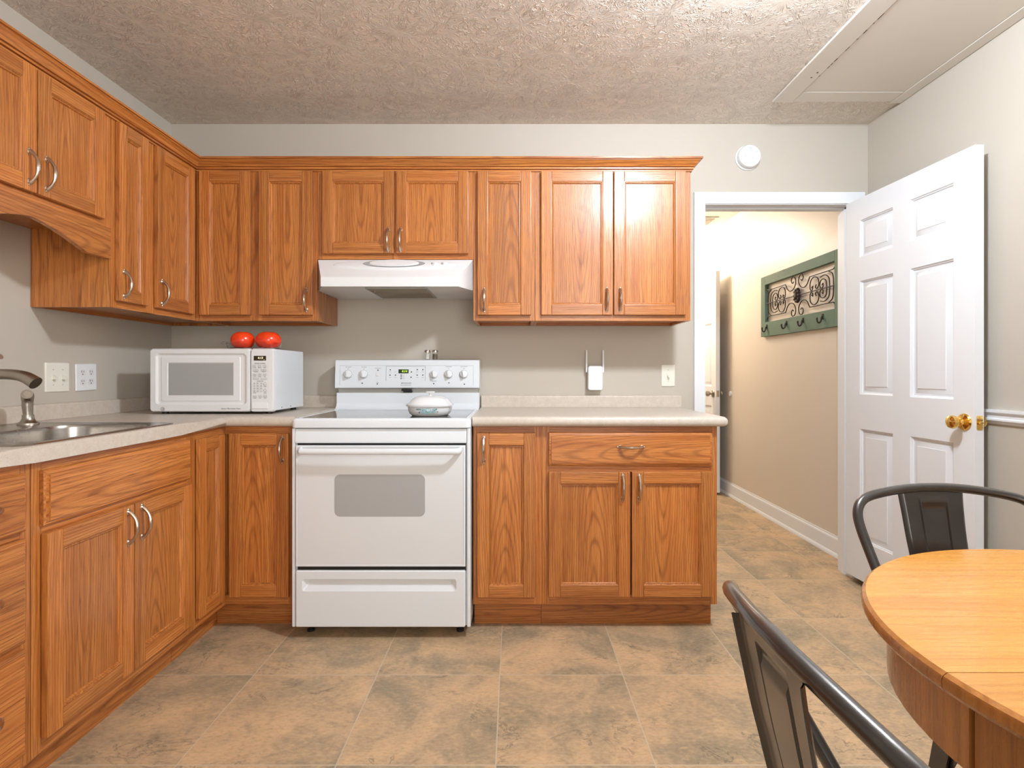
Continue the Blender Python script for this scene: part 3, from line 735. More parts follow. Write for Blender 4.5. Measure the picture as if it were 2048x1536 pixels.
for x in (.178, .226):
    b = NB(); lathe(b, [(.0025, .0066), (.0025, .0082)], MH @ T(x, vc, 0), 8); part('indicator_mark', b, PRINTL, t)

# ---------------------------------------------------------------- stove
SXa, SXb = -.9115, -.1780; FR = 2.270
S = 2.27/1107
t = thing('electric_range', 'white freestanding electric range with a black ceramic cooktop', 'stove', ((SXa+SXb)/2, 2.6, 0))
b = NB(); box(b, (SXa, FR+.016, .050), (SXb, 2.93, .868), bev=.004)
box(b, (SXa, FR+.002, .050), (SXa+.013, FR+.03, .866), bev=.003); box(b, (SXb-.015, FR+.002, .050), (SXb, FR+.03, .866), bev=.003)
part('range_body', b, ENAMEL, t)
b = NB(); box(b, (SXa+.02, FR+.010, .278), (SXb-.02, FR+.0155, .84)); part('gap_shade_sheet', b, DARK, t)  # black sheet standing in for the shade in the oven door gaps
b = NB(); prism(b, [(FR+.012, .803), (FR+.001, .806), (FR-.001, .815), (FR+.001, .845), (FR+.006, .862), (FR+.016, .866), (FR+.03, .866), (FR+.03, .803)], SXa+.0145, SXb-.0165, frame((0, 0, 0), (0, 1, 0), (0, 0, 1)))
part('front_panel', b, ENAMEL, t)
# cooktop
b = NB(); z = .869; Yc0, Yc1 = FR-.006, 2.845
xm = (SXa+SXb)/2; hw = (SXb-SXa)/2; ym = (Yc0+Yc1)/2; hh = (Yc1-Yc0)/2
skin(b, [rr(xm, ym, hw+.001, hh, .02, 5, z), rr(xm, ym, hw+.002, hh+.001, .02, 5, z+.018), rr(xm, ym, hw+.001, hh-.001, .019, 5, z+.030), rr(xm, ym, hw-.006, hh-.008, .016, 5, z+.037), rr(xm, ym, hw-.020, hh-.022, .012, 5, z+.0385), rr(xm, ym, hw-.024, hh-.027, .012, 5, z+.0355), rr(xm, ym, hw-.03, hh-.03, .012, 5, z+.0355)], I4, True, True, True)
ck = part('cooktop', b, ENAMEL, t)
b = NB(); prism(b, [(p[0], p[1]) for p in rr(xm, ym, hw-.0245, hh-.0275, .012, 5)], z+.0357, z+.0372); g = part('glass_surface', b, BLACKG, ck, 'black ceramic glass')
# backguard
BGY = 2.832
SB = BGY/1107
def bx(p): return (p-1028)*SB
def bz(p): return 1.095-(p-745)*SB
MX = frame((0, 0, 0), (0, 1, 0), (0, 0, 1))   # (u=Y, v=Z, n=X)
b = NB(); prism(b, [(BGY+.010, .9905), (BGY+.010, .94), (BGY+.004, .925), (BGY-.012, .912), (BGY-.03, .9075), (BGY-.03, .90), (2.94, .90), (2.94, .9905)], SXa+.001, SXb-.001, MX); part('backguard_base', b, ENAMEL, t)
b = NB(); box(b, (SXa+.008, BGY+.020, .988), (SXb-.008, 2.935, 1.016)); part('vent_strip', b, GREYM, t)
b = NB(); prism(b, [(BGY+.006, 1.013), (BGY-.004, 1.017), (BGY-.006, 1.024), (BGY+.004, 1.150), (BGY+.010, 1.158), (BGY+.02, 1.160), (2.94, 1.160), (2.94, 1.013)], SXa-.003, SXb+.0005, MX)
cpn = part('control_panel', b, ENAMEL, t)
tv = Vector((0, .010, .126)).normalized(); MP = frame((0, BGY-.006, 1.024), (1, 0, 0), tv)
def pv(p): return bz(p)-1.024
b = NB(); u0, u1, v0, v1 = bx(680), bx(947), .004, pv(731)
for (a, c, d, e) in ((u0, u1, v1, v1+.0012), (u0, u0+.0012, v0, v1), (u1-.0012, u1, v0, v1)): box(b, (a, d, 0), (c, e, .0006), MP)
q0, q1, w0, w1 = bx(772), bx(851), pv(762), pv(732)
for (a, c, d, e) in ((q0, q0+.002, w0, w1), (q1-.002, q1, w0, w1), (q0, q1, w1-.002, w1)): box(b, (a, d, 0), (c, e, .0012), MP)
part('panel_border', b, PRINTL, cpn)
b = NB(); box(b, (bx(797), pv(746.6), 0), (bx(817.2), pv(738.6), .0012), MP); ds = part('clock_display', b, GREENB, cpn)
b = NB(); text(b, '4:14', .0165, MP @ T(bx(809), pv(742.6), .0014), mi=0, shear=.1); part('clock_digits', b, GREEN, ds, 'lit green digits')
b = NB()
for (px, py) in ((780.6, 739.4), (780.2, 750.2), (791, 750.2), (802.4, 750.2), (802.4, 753.5), (802.4, 757), (834.5, 739.2), (845.6, 739.2), (834.5, 750.2), (845.6, 750.2), (822.3, 754.4), (823, 743.8), (755.9, 740.3), (755.2, 767.8), (725, 766.4), (867.7, 767.4), (898, 765.6), (929, 768.3)):
    b = NB(); lathe(b, [(.0032, .0), (.003, .0012), (0, .0012)], MP @ T(bx(px), pv(py), .0002), 10); part('indicator_dot', b, BLACK, cpn)
for s_, px, py, sz in (('LEFT FRONT', 697, 734.2, .0056), ('LEFT REAR', 727.5, 734.2, .0056), ('SURFACE LIGHT', 756, 736.5, .0046), ('OVEN', 755.5, 764.6, .0046), ('RIGHT REAR', 897.5, 733.4, .0056), ('RIGHT FRONT', 928, 733.4, .0056), ('OVEN TEMP', 868, 762.2, .0052), ('BAKE', 806.5, 750.4, .004), ('BROIL', 807, 753.6, .004), ('CLEAN', 807, 757, .004), ('OFF', 696.5, 737.6, .0045), ('OFF', 727.5, 737.6, .0045), ('OFF', 897.2, 736.8, .0045), ('OFF', 928, 736.8, .0045)):
    word_part(cpn, s_, sz, MP @ T(bx(px), pv(py), .0004))
word_part(cpn, 'FRIGIDAIRE', .0088, MP @ T(bx(814.2), pv(766.2), .0004))
b = NB(); lathe(b, [(.0030, 0), (.0030, .0006)], MP @ T(bx(804), pv(766.2), 0), 12); part('emblem', b, PRINT, cpn)
word_part(cpn, 'SELF-CLEANING OVEN', .0052, MP @ T(bx(812), pv(770.4), .0004))
for px in (780.5, 791, 834.5, 845.5):
    for py in (743.8, 754.8):
        b = NB(); box(b, (bx(px)-.0055, pv(py)-.001, 0), (bx(px)+.0055, pv(py)+.001, .0004), MP); part('button_mark', b, PRINTL, cpn)
b = NB(); box(b, (bx(752.4), pv(752.4), 0), (bx(758.4), pv(744.6), .003), MP, .001); part('light_switch', b, PLAST, cpn)
for (px, big) in ((696.3, 1), (727.6, 1), (868.2, 0), (897.4, 1), (927.8, 1)):
    py = 748.4; m = MP @ T(bx(px), pv(py), 0)
    b = NB()
    if big:
        lathe(b, [(.0245, 0), (.0245, .0015), (.0225, .002)], m, 32, mi=0); lathe(b, [(.0222, .002), (.0222, .0030), (.0205, .0032)], m, 32, mi=1)
    lathe(b, [(.0205, .0020), (.020, .009), (.018, .012), (.0165, .013), (0, .013)], m, 32, mi=0)
    box(b, (-.0055, -.017, .010), (.0055, .017, .026), m @ Matrix.Rotation(.12, 4, 'Z'), .003, 0)
    if big:
        for k in range(9):
            a = -PI*.75+k*PI*1.5/8; box(b, (-.0006, .0255, 0), (.0006, .0285, .0004), m @ Matrix.Rotation(-a, 4, 'Z'), mi=1)
    part('knob', b, [PLAST2, PRINTL], cpn)
b = NB(); box(b, (bx(803), BGY-.004, bz(782)), (bx(823), BGY+.03, bz(778)), bev=.002); box(b, (bx(806), BGY+.004, bz(785)), (bx(824), BGY+.03, bz(781.5)), bev=.002); part('oven_latch', b, BLACK, t, 'black oven latch')
# oven door
def sx_(p): return (p-1028)*S
def sz_(p): return 1.095-(p-745)*S
MF = BK(FR)
b = NB(); u0, u1, v0, v1 = sx_(591.8), sx_(930.8), sz_(1132.8), sz_(890.8)
skin(b, [rect(u0, u1, v0, v1, -.010), rect(u0, u1, v0, v1, .002), rect(u0+.002, u1-.002, v0+.002, v1-.002, .004), rect(u0+.008, u1-.008, v0+.008, v1-.008, .004), rect(u0+.009, u1-.009, v0+.009, v1-.009, .0022)], MF, True, True, True)
od = part('oven_door', b, ENAMEL, t)
b = NB(); box(b, (u0+.0095, v0+.0095, .0022), (u1-.0095, v1-.0095, .0032), MF); part('door_glass', b, ENAMEL2, od)
b = NB(); wx, wz = (sx_(669.3)+sx_(850.2))/2, (sz_(948.6)+sz_(1032.9))/2
prism(b, [(p[0], p[1]) for p in rr(wx, wz, (sx_(850.2)-sx_(669.3))/2, (sz_(948.6)-sz_(1032.9))/2, .023, 8)], .0030, .0036, MF); part('oven_window', b, GREYW, od, 'grey window')
b = NB(); zh = .777; P = [(-.872, zh, .004), (-.868, zh, .030), (-.855, zh, .044), (-.83, zh, .049), (-.5465, zh, .052), (-.262, zh, .049), (-.237, zh, .044), (-.224, zh, .030), (-.220, zh, .004)]
tube(b, smooth_path(P, 5), .0125, MF, 14, flat=(1.0, .75), up=(0, 1, 0)); part('door_handle', b, ENAMEL, od)
# storage drawer
b = NB(); u0, u1, v0, v1 = sx_(591.5), sx_(930.4), .052, .283
du0, du1, dv0, dv1 = sx_(604.8), sx_(912.8), .199, .249
cxd, czd = (du0+du1)/2, (dv0+dv1)/2
fo = rr((u0+u1)/2, (v0+v1)/2, (u1-u0)/2, (v1-v0)/2, .006, 5, -.012); 
def at(lp, n): return [(p[0], p[1], n) for p in lp]
hxw, hzw = (du1-du0)/2, (dv1-dv0)/2
skin(b, [fo, at(fo, .001), rr((u0+u1)/2, (v0+v1)/2, (u1-u0)/2-.004, (v1-v0)/2-.004, .005, 5, .004), rr(cxd, czd, hxw, hzw, .010, 5, .004), rr(cxd, czd, hxw-.002, hzw-.002, .009, 5, .002), rr(cxd, czd+.012, hxw-.022, hzw-.0145, .006, 5, -.0115)], MF, True, True, True)
part('storage_drawer', b, ENAMEL, t, ang=18)
for x in (SXa+.05, SXb-.05):
    for y in (FR+.08, 2.88):
        b = NB(); lathe(b, [(.016, 0), (.016, .008), (.008, .012), (.008, .052)], T(x, y, 0), 14); part('foot', b, BLACK, t)

# ---------------------------------------------------------------- casserole and shakers
cz0 = .9064
CXc, CYc = -.372, 2.462
t = thing('casserole_dish', 'white lidded casserole dish with teal flower print on the cooktop', 'casserole', (CXc, CYc, cz0))
MC = T(CXc, CYc, 0); RN = 3.2
b = NB(); lathe(b, [(.072, cz0), (.078, cz0+.001), (.088, cz0+.010), (.0935, cz0+.024), (.0955, cz0+.040), (.1025, cz0+.0425), (.1025, cz0+.0465), (.094, cz0+.0465)], MC, 64, n=RN, cap1=True); bd = part('dish_body', b, CORN, t)
def on_dish(u, v, m, shape):    # stick small shapes to the front of the dish
    pass
b = NB(); fy = CYc-.0958
def blob(bm, x, z, rx, rz, mi, ring=0):
    zz = cz0+z
    k = {True: .0935}.get(z < .024, .0955); rr_ = .088+(min(z, .024)-.010)/.014*.0055 if z < .024 else .0935+(z-.024)/.016*.002
    c = abs(x/rr_)**RN; y = CYc-rr_*(max(0, 1-c))**(1/RN)-.0006
    m = frame((CXc+x, y, zz), (1, 0, 0))
    lathe(bm, [(1, 0), (1, .0009), (ring, .0009), (ring, 0)] if ring else [(1, 0), (1, .0009), (0, .0009)], m @ Matrix.Diagonal((rx, rz, 1, 1)), 20, mi=mi, cap0=not ring, cap1=not ring)
for x, rx in ((-.018, .011), (.030, .009)):
    blob(b, x, .0255, rx, .0085, 0, .62); blob(b, x, .0255, .003, .003, 1)
blob(b, .005, .028, .011, .008, 0); blob(b, .005, .0285, .007, .005, 2, .5); blob(b, -.003, .0155, .013, .003, 0); blob(b, .019, .019, .010, .004, 0)
for x in (-.044, -.039, -.034, -.029): blob(b, x, .031, .0022, .003, 1)
blob(b, -.034, .017, .004, .0035, 1); blob(b, .039, .031, .0035, .0035, 1); blob(b, .045, .021, .0025, .0022, 1)
part('flower_print', b, [CORNT, CORNB, CORN], bd, 'teal and slate flower print')
b = NB(); z = cz0+.0470
lathe(b, [(.095, z), (.1015, z), (.1015, z+.003), (.092, z+.008), (.080, z+.022), (.066, z+.032), (.048, z+.0365), (.022, z+.0385), (0, z+.039)], MC, 64, n=2.8, cap1=False); ld = part('lid', b, CORN, t)
b = NB(); z += .0385; lathe(b, [(.009, z-.001), (.006, z+.003), (.0055, z+.010), (.010, z+.0125), (.020, z+.0145), (.021, z+.017), (.018, z+.019), (0, z+.0195)], MC, 28); part('lid_knob', b, GLASS if False else CORN, ld)
def shaker(name, x, label, fill):
    t = thing(name, label, 'shaker', (x, 2.868, 1.1602)); z = 1.1604; m = T(x, 2.868, 0)
    b = NB(); lathe(b, [(0, z), (.0135, z), (.0148, z+.002), (.0145, z+.034), (.013, z+.037), (.0118, z+.037), (.0128, z+.033), (.0130, z+.003), (0, z+.003)], m, 20, cap0=False, cap1=False); part('glass_jar', b, GLASS, t)
    b = NB(); lathe(b, [(0, z+.0035), (.0124, z+.0035), (.0122, z+.030), (0, z+.031)], m, 16, cap0=False, cap1=False); part('contents', b, fill, t)
    b = NB(); lathe(b, [(0, z+.0372), (.0158, z+.0372), (.0158, z+.046), (.013, z+.0505), (0, z+.0515)], m, 20, cap0=False, cap1=False); part('metal_cap', b, CHROME, t)
shaker('salt_shaker', -.4485, 'small glass shaker of white salt on the stove backguard', SALT)
shaker('pepper_shaker', -.4090, 'small glass shaker of brown pepper on the stove backguard', PEPPER)

# ---------------------------------------------------------------- microwave
YM = 2.440; SM = YM/1107
def mx(p): return (p-1028)*SM
def mz(p): return 1.095-(p-745)*SM
MM = BK(YM)
t = thing('microwave_oven', 'white countertop microwave in the corner beside the stove', 'microwave', (-1.335, 2.62, CT))
X0, X1, ZA, ZB = -1.607, -1.0605, .921, 1.2015
b = NB(); box(b, (X0+.004, YM+.028, ZA+.004), (X1-.001, 2.79, ZB-.002), bev=.004); part('casing', b, ENAMEL, t)
b = NB(); u0, u1, v0, v1 = X0, mx(499.6), ZA, ZB; um, vm, hu, hv = (u0+u1)/2, (v0+v1)/2, (u1-u0)/2, (v1-v0)/2
def mrr(a, c, d, e, r, n): return rr((mx(a)+mx(c))/2, (mz(d)+mz(e))/2, (mx(c)-mx(a))/2, (mz(d)-mz(e))/2, r, 6, n)
skin(b, [rr(um, vm, hu, hv, .010, 6, -.027), rr(um, vm, hu, hv, .012, 6, -.008), rr(um, vm, hu-.004, hv-.004, .012, 6, 0), mrr(311, 493, 706.5, 809.5, .016, .000), mrr(315, 489.5, 710, 806, .012, -.007), mrr(320, 480, 713.5, 802.5, .006, -.0075), mrr(322, 478.3, 714.7, 801.7, .004, -.0045), mrr(333.5, 466, 724.8, 792, .003, -.0045), mrr(335, 464.8, 726, 790.8, .002, -.007)], MM, True, True, True)
dr = part('microwave_door', b, PLAST, t)
b = NB(); box(b, (mx(335.3), mz(790.5), -.0072), (mx(464.5), mz(726.3), -.0058), MM); part('window', b, MWIN, dr, 'grey screened window')
word_part(dr, 'Sensor Microwave Oven', .0085, MM @ T(mx(461.5), mz(817.3), .0004), depth=.0003, shear=.25)
b = NB()
m = MM @ T(mx(325.3), mz(818), .0003)
for r0, r1 in ((.0085, .0070),): skin(b, [[(r0*math.cos(a*PI/16), r0*math.sin(a*PI/16), .0004) for a in range(32)], [(r1*math.cos(a*PI/16), r1*math.sin(a*PI/16), .0004) for a in range(32)]], m)
text(b, 'GE', .0085, m @ T(0, 0, .0004), .0003, shear=.3)
part('emblem', b, PRINT, dr)
b = NB(); u0, u1 = mx(500.6), X1; um, hu = (u0+u1)/2, (u1-u0)/2
skin(b, [rr(um, vm, hu, hv, .010, 6, -.027), rr(um, vm, hu, hv, .012, 6, -.010), rr(um, vm, hu-.004, hv-.004, .010, 6, -.001), mrr(503, 537, 703.5, 822.5, .004, .0), mrr(503.6, 536.4, 704.2, 822, .004, -.0008)], MM, True, True, True)
cpn = part('control_panel', b, PLAST, t)
b = NB(); box(b, (mx(507.7), mz(721), -.001), (mx(532), mz(711.6), .0008), MM); ds = part('clock_display', b, AMBERB, cpn)
b = NB(); text(b, '4:13', .0135, MM @ T(mx(520.8), mz(716), .001), shear=.08); box(b, (mx(527.5), mz(719.9), .0008), (mx(529.3), mz(719.3), .0012), MM); part('clock_digits', b, AMBER, ds, 'lit pale amber digits')
def btn(px, py, w_, h_, mark=None):
    b = NB(); box(b, (mx(px-w_/2), mz(py+h_/2), -.0008), (mx(px+w_/2), mz(py-h_/2), .0006), MM, .0004, 0, 1)
    part('button', b, BTN, cpn)
    if mark: word_part(cpn, mark, .0058, MM @ T(mx(px), mz(py), .0008), name='button_symbol')
def word(s_, px, py, sz=.0045): word_part(cpn, s_, sz, MM @ T(mx(px), mz(py), .0001))
word('SENSOR COOKING', 520, 726.8, .0055)
for px, s_, w_ in ((509.5, '~', 'POPCORN'), (519.6, 'o', 'BEVERAGE'), (529.6, '^', 'REHEAT')): btn(px, 731.5, 8, 5, s_); word(w_, px, 735.4, .0032)
for px, s_, w_ in ((512, '=', 'VEGETABLE'), (527.5, '%', 'CHICKEN')): btn(px, 740, 12.4, 5, s_); word(w_, px, 743.7, .0036)
for px, s_, w_ in ((509.8, 'w', 'AUTO'), (519.8, 'w', 'DEFROST'), (529.8, '', 'TIME')): btn(px, 749.2, 8, 5, s_); word(w_, px, 753.4, .0036)
for px, s_ in ((512.3, 'COOK'), (527.6, 'ADD')): btn(px, 757.4, 12.6, 4.2); word(s_, px, 757.4, .0052)
word('EXPRESS COOK', 520.5, 762.3, .0042)
dg_ = ['1', '2', '3', '4', '5', '6', '7', '8', '9', '%', '0', 'CLK']
for i, s_ in enumerate(dg_): btn(509+(i % 3)*6.8, 766.6+(i//3)*5.2, 5, 3.6, s_ if len(s_) == 1 else None)
word('CLOCK', 522.6, 782.2, .0032)
for py in (767.8, 780.6):
    b = NB(); m = MM @ T(mx(530.3), mz(py), -.0008); lathe(b, [(.0064, 0), (.0064, .0014), (0, .0014)], m, 24, mi=0); skin(b, [[(r0*math.cos(a*PI/14), r0*math.sin(a*PI/14), .0016) for a in range(28)] for r0 in (.0064, .0052)], m, mi=1)
    part('button', b, [PLAST, PRINT], cpn)
word('START', 530.3, 773, .0040); word('PAUSE', 530.3, 785.8, .0040); word('POWER', 509.3, 785.8, .0040)
for px, s_, w_ in ((509.8, '<', 'VOLUME'), (520.3, 'o', 'TIMER'), (530.4, '-', 'LIGHT')): btn(px, 792.6, 8, 4.6, s_); word(w_, px, 796.6, .0032)
b = NB(); box(b, (mx(503.8), mz(817.2), -.0008), (mx(536), mz(805.4), .003), MM, .0018); part('open_button', b, PLAST2, cpn)
for x in (X0+.04, X1-.04):
    for y in (YM+.05, 2.76):
        b = NB(); lathe(b, [(.014, CT+.0004), (.014, ZA+.004)], T(x, y, 0), 14); part('foot', b, BLACK, t)
for (y, z) in ((2.53, .936), (2.63, .936)):
    b = NB(); lathe(b, [(.003, 0), (.003, .0006)], frame((X1-.001, y, z), (0, 1, 0)), 8); part('screw', b, BLACK, t)

# glass dish with two tomatoes
zt = ZB-.0018
DC = (-1.210, 2.580)
t = thing('glass_dish', 'shallow clear glass dish with a side handle on top of the microwave', 'dish', (DC[0], DC[1], zt))
b = NB(); m = T(DC[0], DC[1], 0)
lathe(b, [(0, zt), (.9, zt), (1.0, zt+.006), (1.07, zt+.034), (1.045, zt+.034), (.97, zt+.009), (.88, zt+.0045), (0, zt+.0045)], m @ Matrix.Diagonal((.120, .070, 1, 1)), 48, cap0=False, cap1=False)
part('bowl', b, GLASS, t)
b = NB(); tube(b, smooth_path([(-1.334, 2.57, zt+.031), (-1.350, 2.572, zt+.034), (-1.366, 2.585, zt+.034), (-1.350, 2.598, zt+.034), (-1.334, 2.600, zt+.031)], 5), .005, I4, 10); part('handle', b, GLASS, t)
def tomato(x, y, r, sq, label, rz):
    t = thing('tomato', label, 'tomato', (x, y, zt+.005), 'red tomatoes on the microwave')
    b = NB(); lps = []; ns, nr = 36, 18
    for j in range(nr+1):
        ph = PI*j/nr; lp = []
        for i in range(ns):
            a = 2*PI*i/ns+rz
            k = 1+.025*math.cos(5*a)*math.sin(ph)**2+.012*math.cos(3*a+1)
            rd = max(1e-4, r*k*math.sin(ph)**.82)
            zz = -math.cos(ph)*r*sq*(1-.10*math.exp(-(math.sin(ph)/.25)**2)) + r*sq*.90
            lp.append((x+rd*math.cos(a), y+rd*math.sin(a), zt+.0055+max(0, zz)))
        lps.append(lp)
    skin(b, lps, I4); part('fruit', b, TOM, t, ang=80)
    top = zt+.0055+r*sq*1.80
    b = NB()
    for i in range(5):
        a = 2*PI*i/5+rz; tube(b, [(x, y, top-.004), (x+.012*math.cos(a), y+.012*math.sin(a), top-.002), (x+.024*math.cos(a), y+.024*math.sin(a), top-.004)], [.002, .003, .0006], I4, 6)
    tube(b, [(x, y, top-.005), (x+.002, y, top+.001)], .0022, I4, 6)
    part('stem', b, STEM, t)
tomato(-1.2605, 2.575, .0520, .815, 'left red tomato of the pair on the microwave, next to the glass handle', .3)
tomato(-1.1415, 2.575, .0555, .765, 'right red tomato of the pair on the microwave, a little wider', 1.0)

# ---------------------------------------------------------------- wall plates, extender, detector
def plate(bm, M, w_, h_): 
    skin(bm, [rr(0, 0, w_/2, h_/2, .004, 4, 0), rr(0, 0, w_/2, h_/2, .004, 4, .003), rr(0, 0, w_/2-.003, h_/2-.003, .003, 4, .0058)], M, True, True, True)
def toggle(par, M):
    b = NB(); box(b, (-.0055, -.012, .0050), (.0055, .012, .0066), M, .0006); prism(b, [(-.009, 0), (.009, 0), (-.002, .017), (-.009, .018)], -.005, .005, M @ T(0, 0, .006) @ frame((0, 0, 0), (0, 1, 0), (0, 0, 1)), 0); part('toggle', b, IVORY, par)
    for s in (-1, 1):
        b = NB(); lathe(b, [(.0028, .0050), (.0028, .0064), (.001, .0068)], M @ T(0, s*.030, 0), 8); part('screw', b, SCREW, par)
MLs = LF(XL, 2.2085, 1.076)
t = thing('double_light_switch', 'ivory two-gang toggle switch plate on the left wall above the sink', 'light switch', (XL, 2.2085, 1.018))
b = NB(); plate(b, MLs, .116, .117); part('cover_plate', b, IVORY, t)
for s in (-1, 1): toggle(t, MLs @ T(s*.023, 0, 0))
MLo = LF(XL, 2.355, 1.075) @ Matrix.Rotation(.02, 4, 'Z')
t = thing('double_outlet', 'white plate of four power sockets on the left wall near the microwave', 'outlet', (XL, 2.355, 1.018))
b = NB(); plate(b, MLo @ T(0, 0, .0015), .114, .114); box(b, (-.05, -.05, 0), (.05, .05, .002), MLo); part('cover_plate', b, PLAST2, t)
for s in (-1, 1):
    for q in (-1, 1):
        m = MLo @ T(s*.023, q*.0195, .0070)
        b = NB(); prism(b, [(p[0], p[1]) for p in rr(0, 0, .0165, .0140, .010, 5)], 0, .0014, m); sk = part('socket', b, PLAST, t)
        b = NB(); box(b, (-.0068, .000, .0012), (-.0048, .009, .0018), m); box(b, (.0048, .001, .0012), (.0068, .008, .0018), m); lathe(b, [(.0026, .0012), (.0026, .0018), (0, .0018)], m @ T(0, -.0065, 0), 10); part('slots', b, BLACK, sk)
t = thing('light_switch', 'ivory single toggle switch plate on the back wall beside the door casing', 'light switch', (.8205, WY, 1.02))
MS = BK(WY, .8205, 1.079); b = NB(); plate(b, MS, .073, .117); part('cover_plate', b, IVORY, t); toggle(t, MS)
t = thing('wifi_extender', 'white plug-in network extender with two upright antennas on the back wall', 'extender', (.4275, WY, 1.0))
ME = BK(WY, .4275, 1.0655)
b = NB(); skin(b, [rr(0, 0, .0375, .0625, .010, 6, .006), rr(0, 0, .0385, .064, .012, 6, .012), rr(0, 0, .0385, .064, .012, 6, .044), rr(0, 0, .036, .0615, .011, 6, .048)], ME, True, True, True); part('body', b, PLAST2, t)
b = NB(); box(b, (-.030, -.045, 0), (.030, .050, .007), ME, .002); part('plug_base', b, PLAST, t)
for s in (-1, 1):
    b = NB(); box(b, (s*.0395, .030, .016), (s*.0485, .148, .028), ME, .002); part('antenna', b, PLAST2, t)
t = thing('smoke_detector', 'round white smoke detector high on the back wall above the doorway', 'smoke detector', (1.2425, WY, 2.175))
MS = BK(WY, 1.2425, 2.236)
b = NB(); lathe(b, [(.066, 0), (.066, .008), (.062, .011), (0, .011)], MS, 48); part('mounting_base', b, PLAST2, t)
b = NB(); lathe(b, [(.056, .0105), (.060, .016), (.060, .030), (.056, .038), (.046, .0415), (0, .043)], MS, 48); cv = part('cover', b, PLAST2, t)
b = NB(); lathe(b, [(.011, .0415), (.010, .0435), (0, .0438)], MS @ T(-.004, -.032, 0), 20); part('test_button', b, PLAST, cv)
b = NB()
for i in range(5): box(b, (-.006+i*.001, .030-i*.0055, .0415), (.008, .032-i*.0055, .0432), MS @ T(0, .008, 0))
part('vent_slots', b, PRINTL, cv)
b = NB()
for i, (s_, u, v) in enumerate((('TEST', .014, -.010), ('SMOKE ALARM', .018, -.015))): text(b, s_, .006, MS @ T(u, v, .0432) @ Matrix.Rotation(-.2, 4, 'Z'), .0002)
for (u, v) in ((-.028, .006), (-.024, .007), (-.028, -.004), (-.023, -.005)): lathe(b, [(.0018, .042), (.0018, .0434)], MS @ T(u, v, 0), 8)
box(b, (.022, .018, .0405), (.034, .020, .0422), MS @ Matrix.Rotation(-.35, 4, 'Z') @ T(-.006, .008, 0))
part('marking', b, PRINTL, cv)

# ---------------------------------------------------------------- hall: coat rack, ceiling register
RW, RH = 1.04, .452
MR = frame((1.919, 4.24, 1.366), (0, -1, 0))
t = thing('coat_rack', 'distressed green wooden wall rack with iron scrollwork and hooks in the hall', 'coat rack', (1.91, 3.72, 1.366))
b = NB(); th_ = .028
box(b, (0, 0, 0), (.068, RH, th_), MR, .002); box(b, (RW-.068, 0, 0), (RW, RH, th_), MR, .002)
box(b, (.068, 0, 0), (RW-.068, .106, th_), MR, .002); box(b, (.068, RH-.064, 0), (RW-.068, RH, th_), MR, .002)
part('frame', b, TEAL, t)
def spiral(c, r0, r1, a0, turns, n=26):
    return [(c[0]+(r0+(r1-r0)*i/n)*math.cos(a0+turns*2*PI*i/n), c[1]+(r0+(r1-r0)*i/n)*math.sin(a0+turns*2*PI*i/n), .016) for i in range(n+1)]
b = NB(); cu, cv_ = .52, .247
for sx in (-1, 1):
    def P(u, v): return (cu+sx*u, cv_+v, .016)
    def tb(pts, r=.0034): tube(b, pts, r, MR, 8)
    tb([P(.04, 0), P(.44, 0)])
    for sv_ in (-1, 1):
        def Q(u, v): return P(u, v*sv_)
        tb(smooth_path([Q(.445, .125), Q(.43, .105), Q(.40, .098), Q(.18, .098), Q(.155, .092), Q(.13, .060), Q(.095, .042), Q(.05, .050), Q(.020, .085), Q(.030, .125), Q(.065, .132), Q(.078, .108), Q(.062, .090), Q(.048, .100)], 5))
        tb(smooth_path([Q(.18, .022), Q(.195, .032), Q(.190, .012), Q(.175, .006), Q(.162, .025), Q(.168, .065), Q(.205, .088), Q(.25, .075), Q(.265, .040), Q(.245, .010), Q(.225, .020), Q(.235, .036)], 5))
        tb(smooth_path([Q(.30, .024), Q(.312, .032), Q(.31, .010), Q(.292, .004), Q(.275, .022), Q(.285, .050), Q(.315, .058), Q(.345, .042), Q(.352, 0)], 5))
        tb(smooth_path([Q(.28, .074), Q(.33, .080), Q(.375, .055), Q(.385, 0)], 5)); tb(smooth_path([Q(.37, .096), Q(.415, .070), Q(.425, 0)], 5))
part('scrollwork', b, IRON, t, 'dark iron scrollwork', ang=60)
b = NB(); lathe(b, [(.052, .012), (.050, .020), (.036, .026), (.030, .022), (.018, .034), (0, .036)], MR @ T(cu, cv_, 0), 24, sx=.75)
for i in range(10):
    a = 2*PI*i/10; lathe(b, [(.010, 0), (.007, .006), (0, .008)], MR @ T(cu+.030*math.cos(a), cv_+.040*math.sin(a), .021), 10)
part('medallion', b, IRON, t, 'dark iron medallion')
for u in (.10, .40, .62, .85):
    b = NB(); tube(b, smooth_path([(u, .075, th_-.001), (u, .066, th_+.008), (u, .045, th_+.012), (u, .034, th_+.022), (u, .040, th_+.032), (u, .060, th_+.036)], 5), [.006]+[.005]*24+[.007], MR, 8); box(b, (u-.008, .055, th_-.0005), (u+.008, .088, th_+.004), MR, .0015)
    lathe(b, [(.008, 0), (.008, .004), (0, .008)], MR @ T(u, .06, th_+.034), 10)
    part('hook', b, IRON, t)
t = thing('ceiling_register', 'tan slotted air register in the hall ceiling', 'vent', (1.66, 4.98, 2.46))
b = NB(); box(b, (1.52, 4.85, 2.452), (1.80, 5.11, 2.4595), bev=.003); part('frame', b, HATCH, t)
b = NB()
for i in range(9): box(b, (1.545, 4.875+i*.025, 2.4495), (1.775, 4.889+i*.025, 2.4518))
part('louvers', b, REG, t)

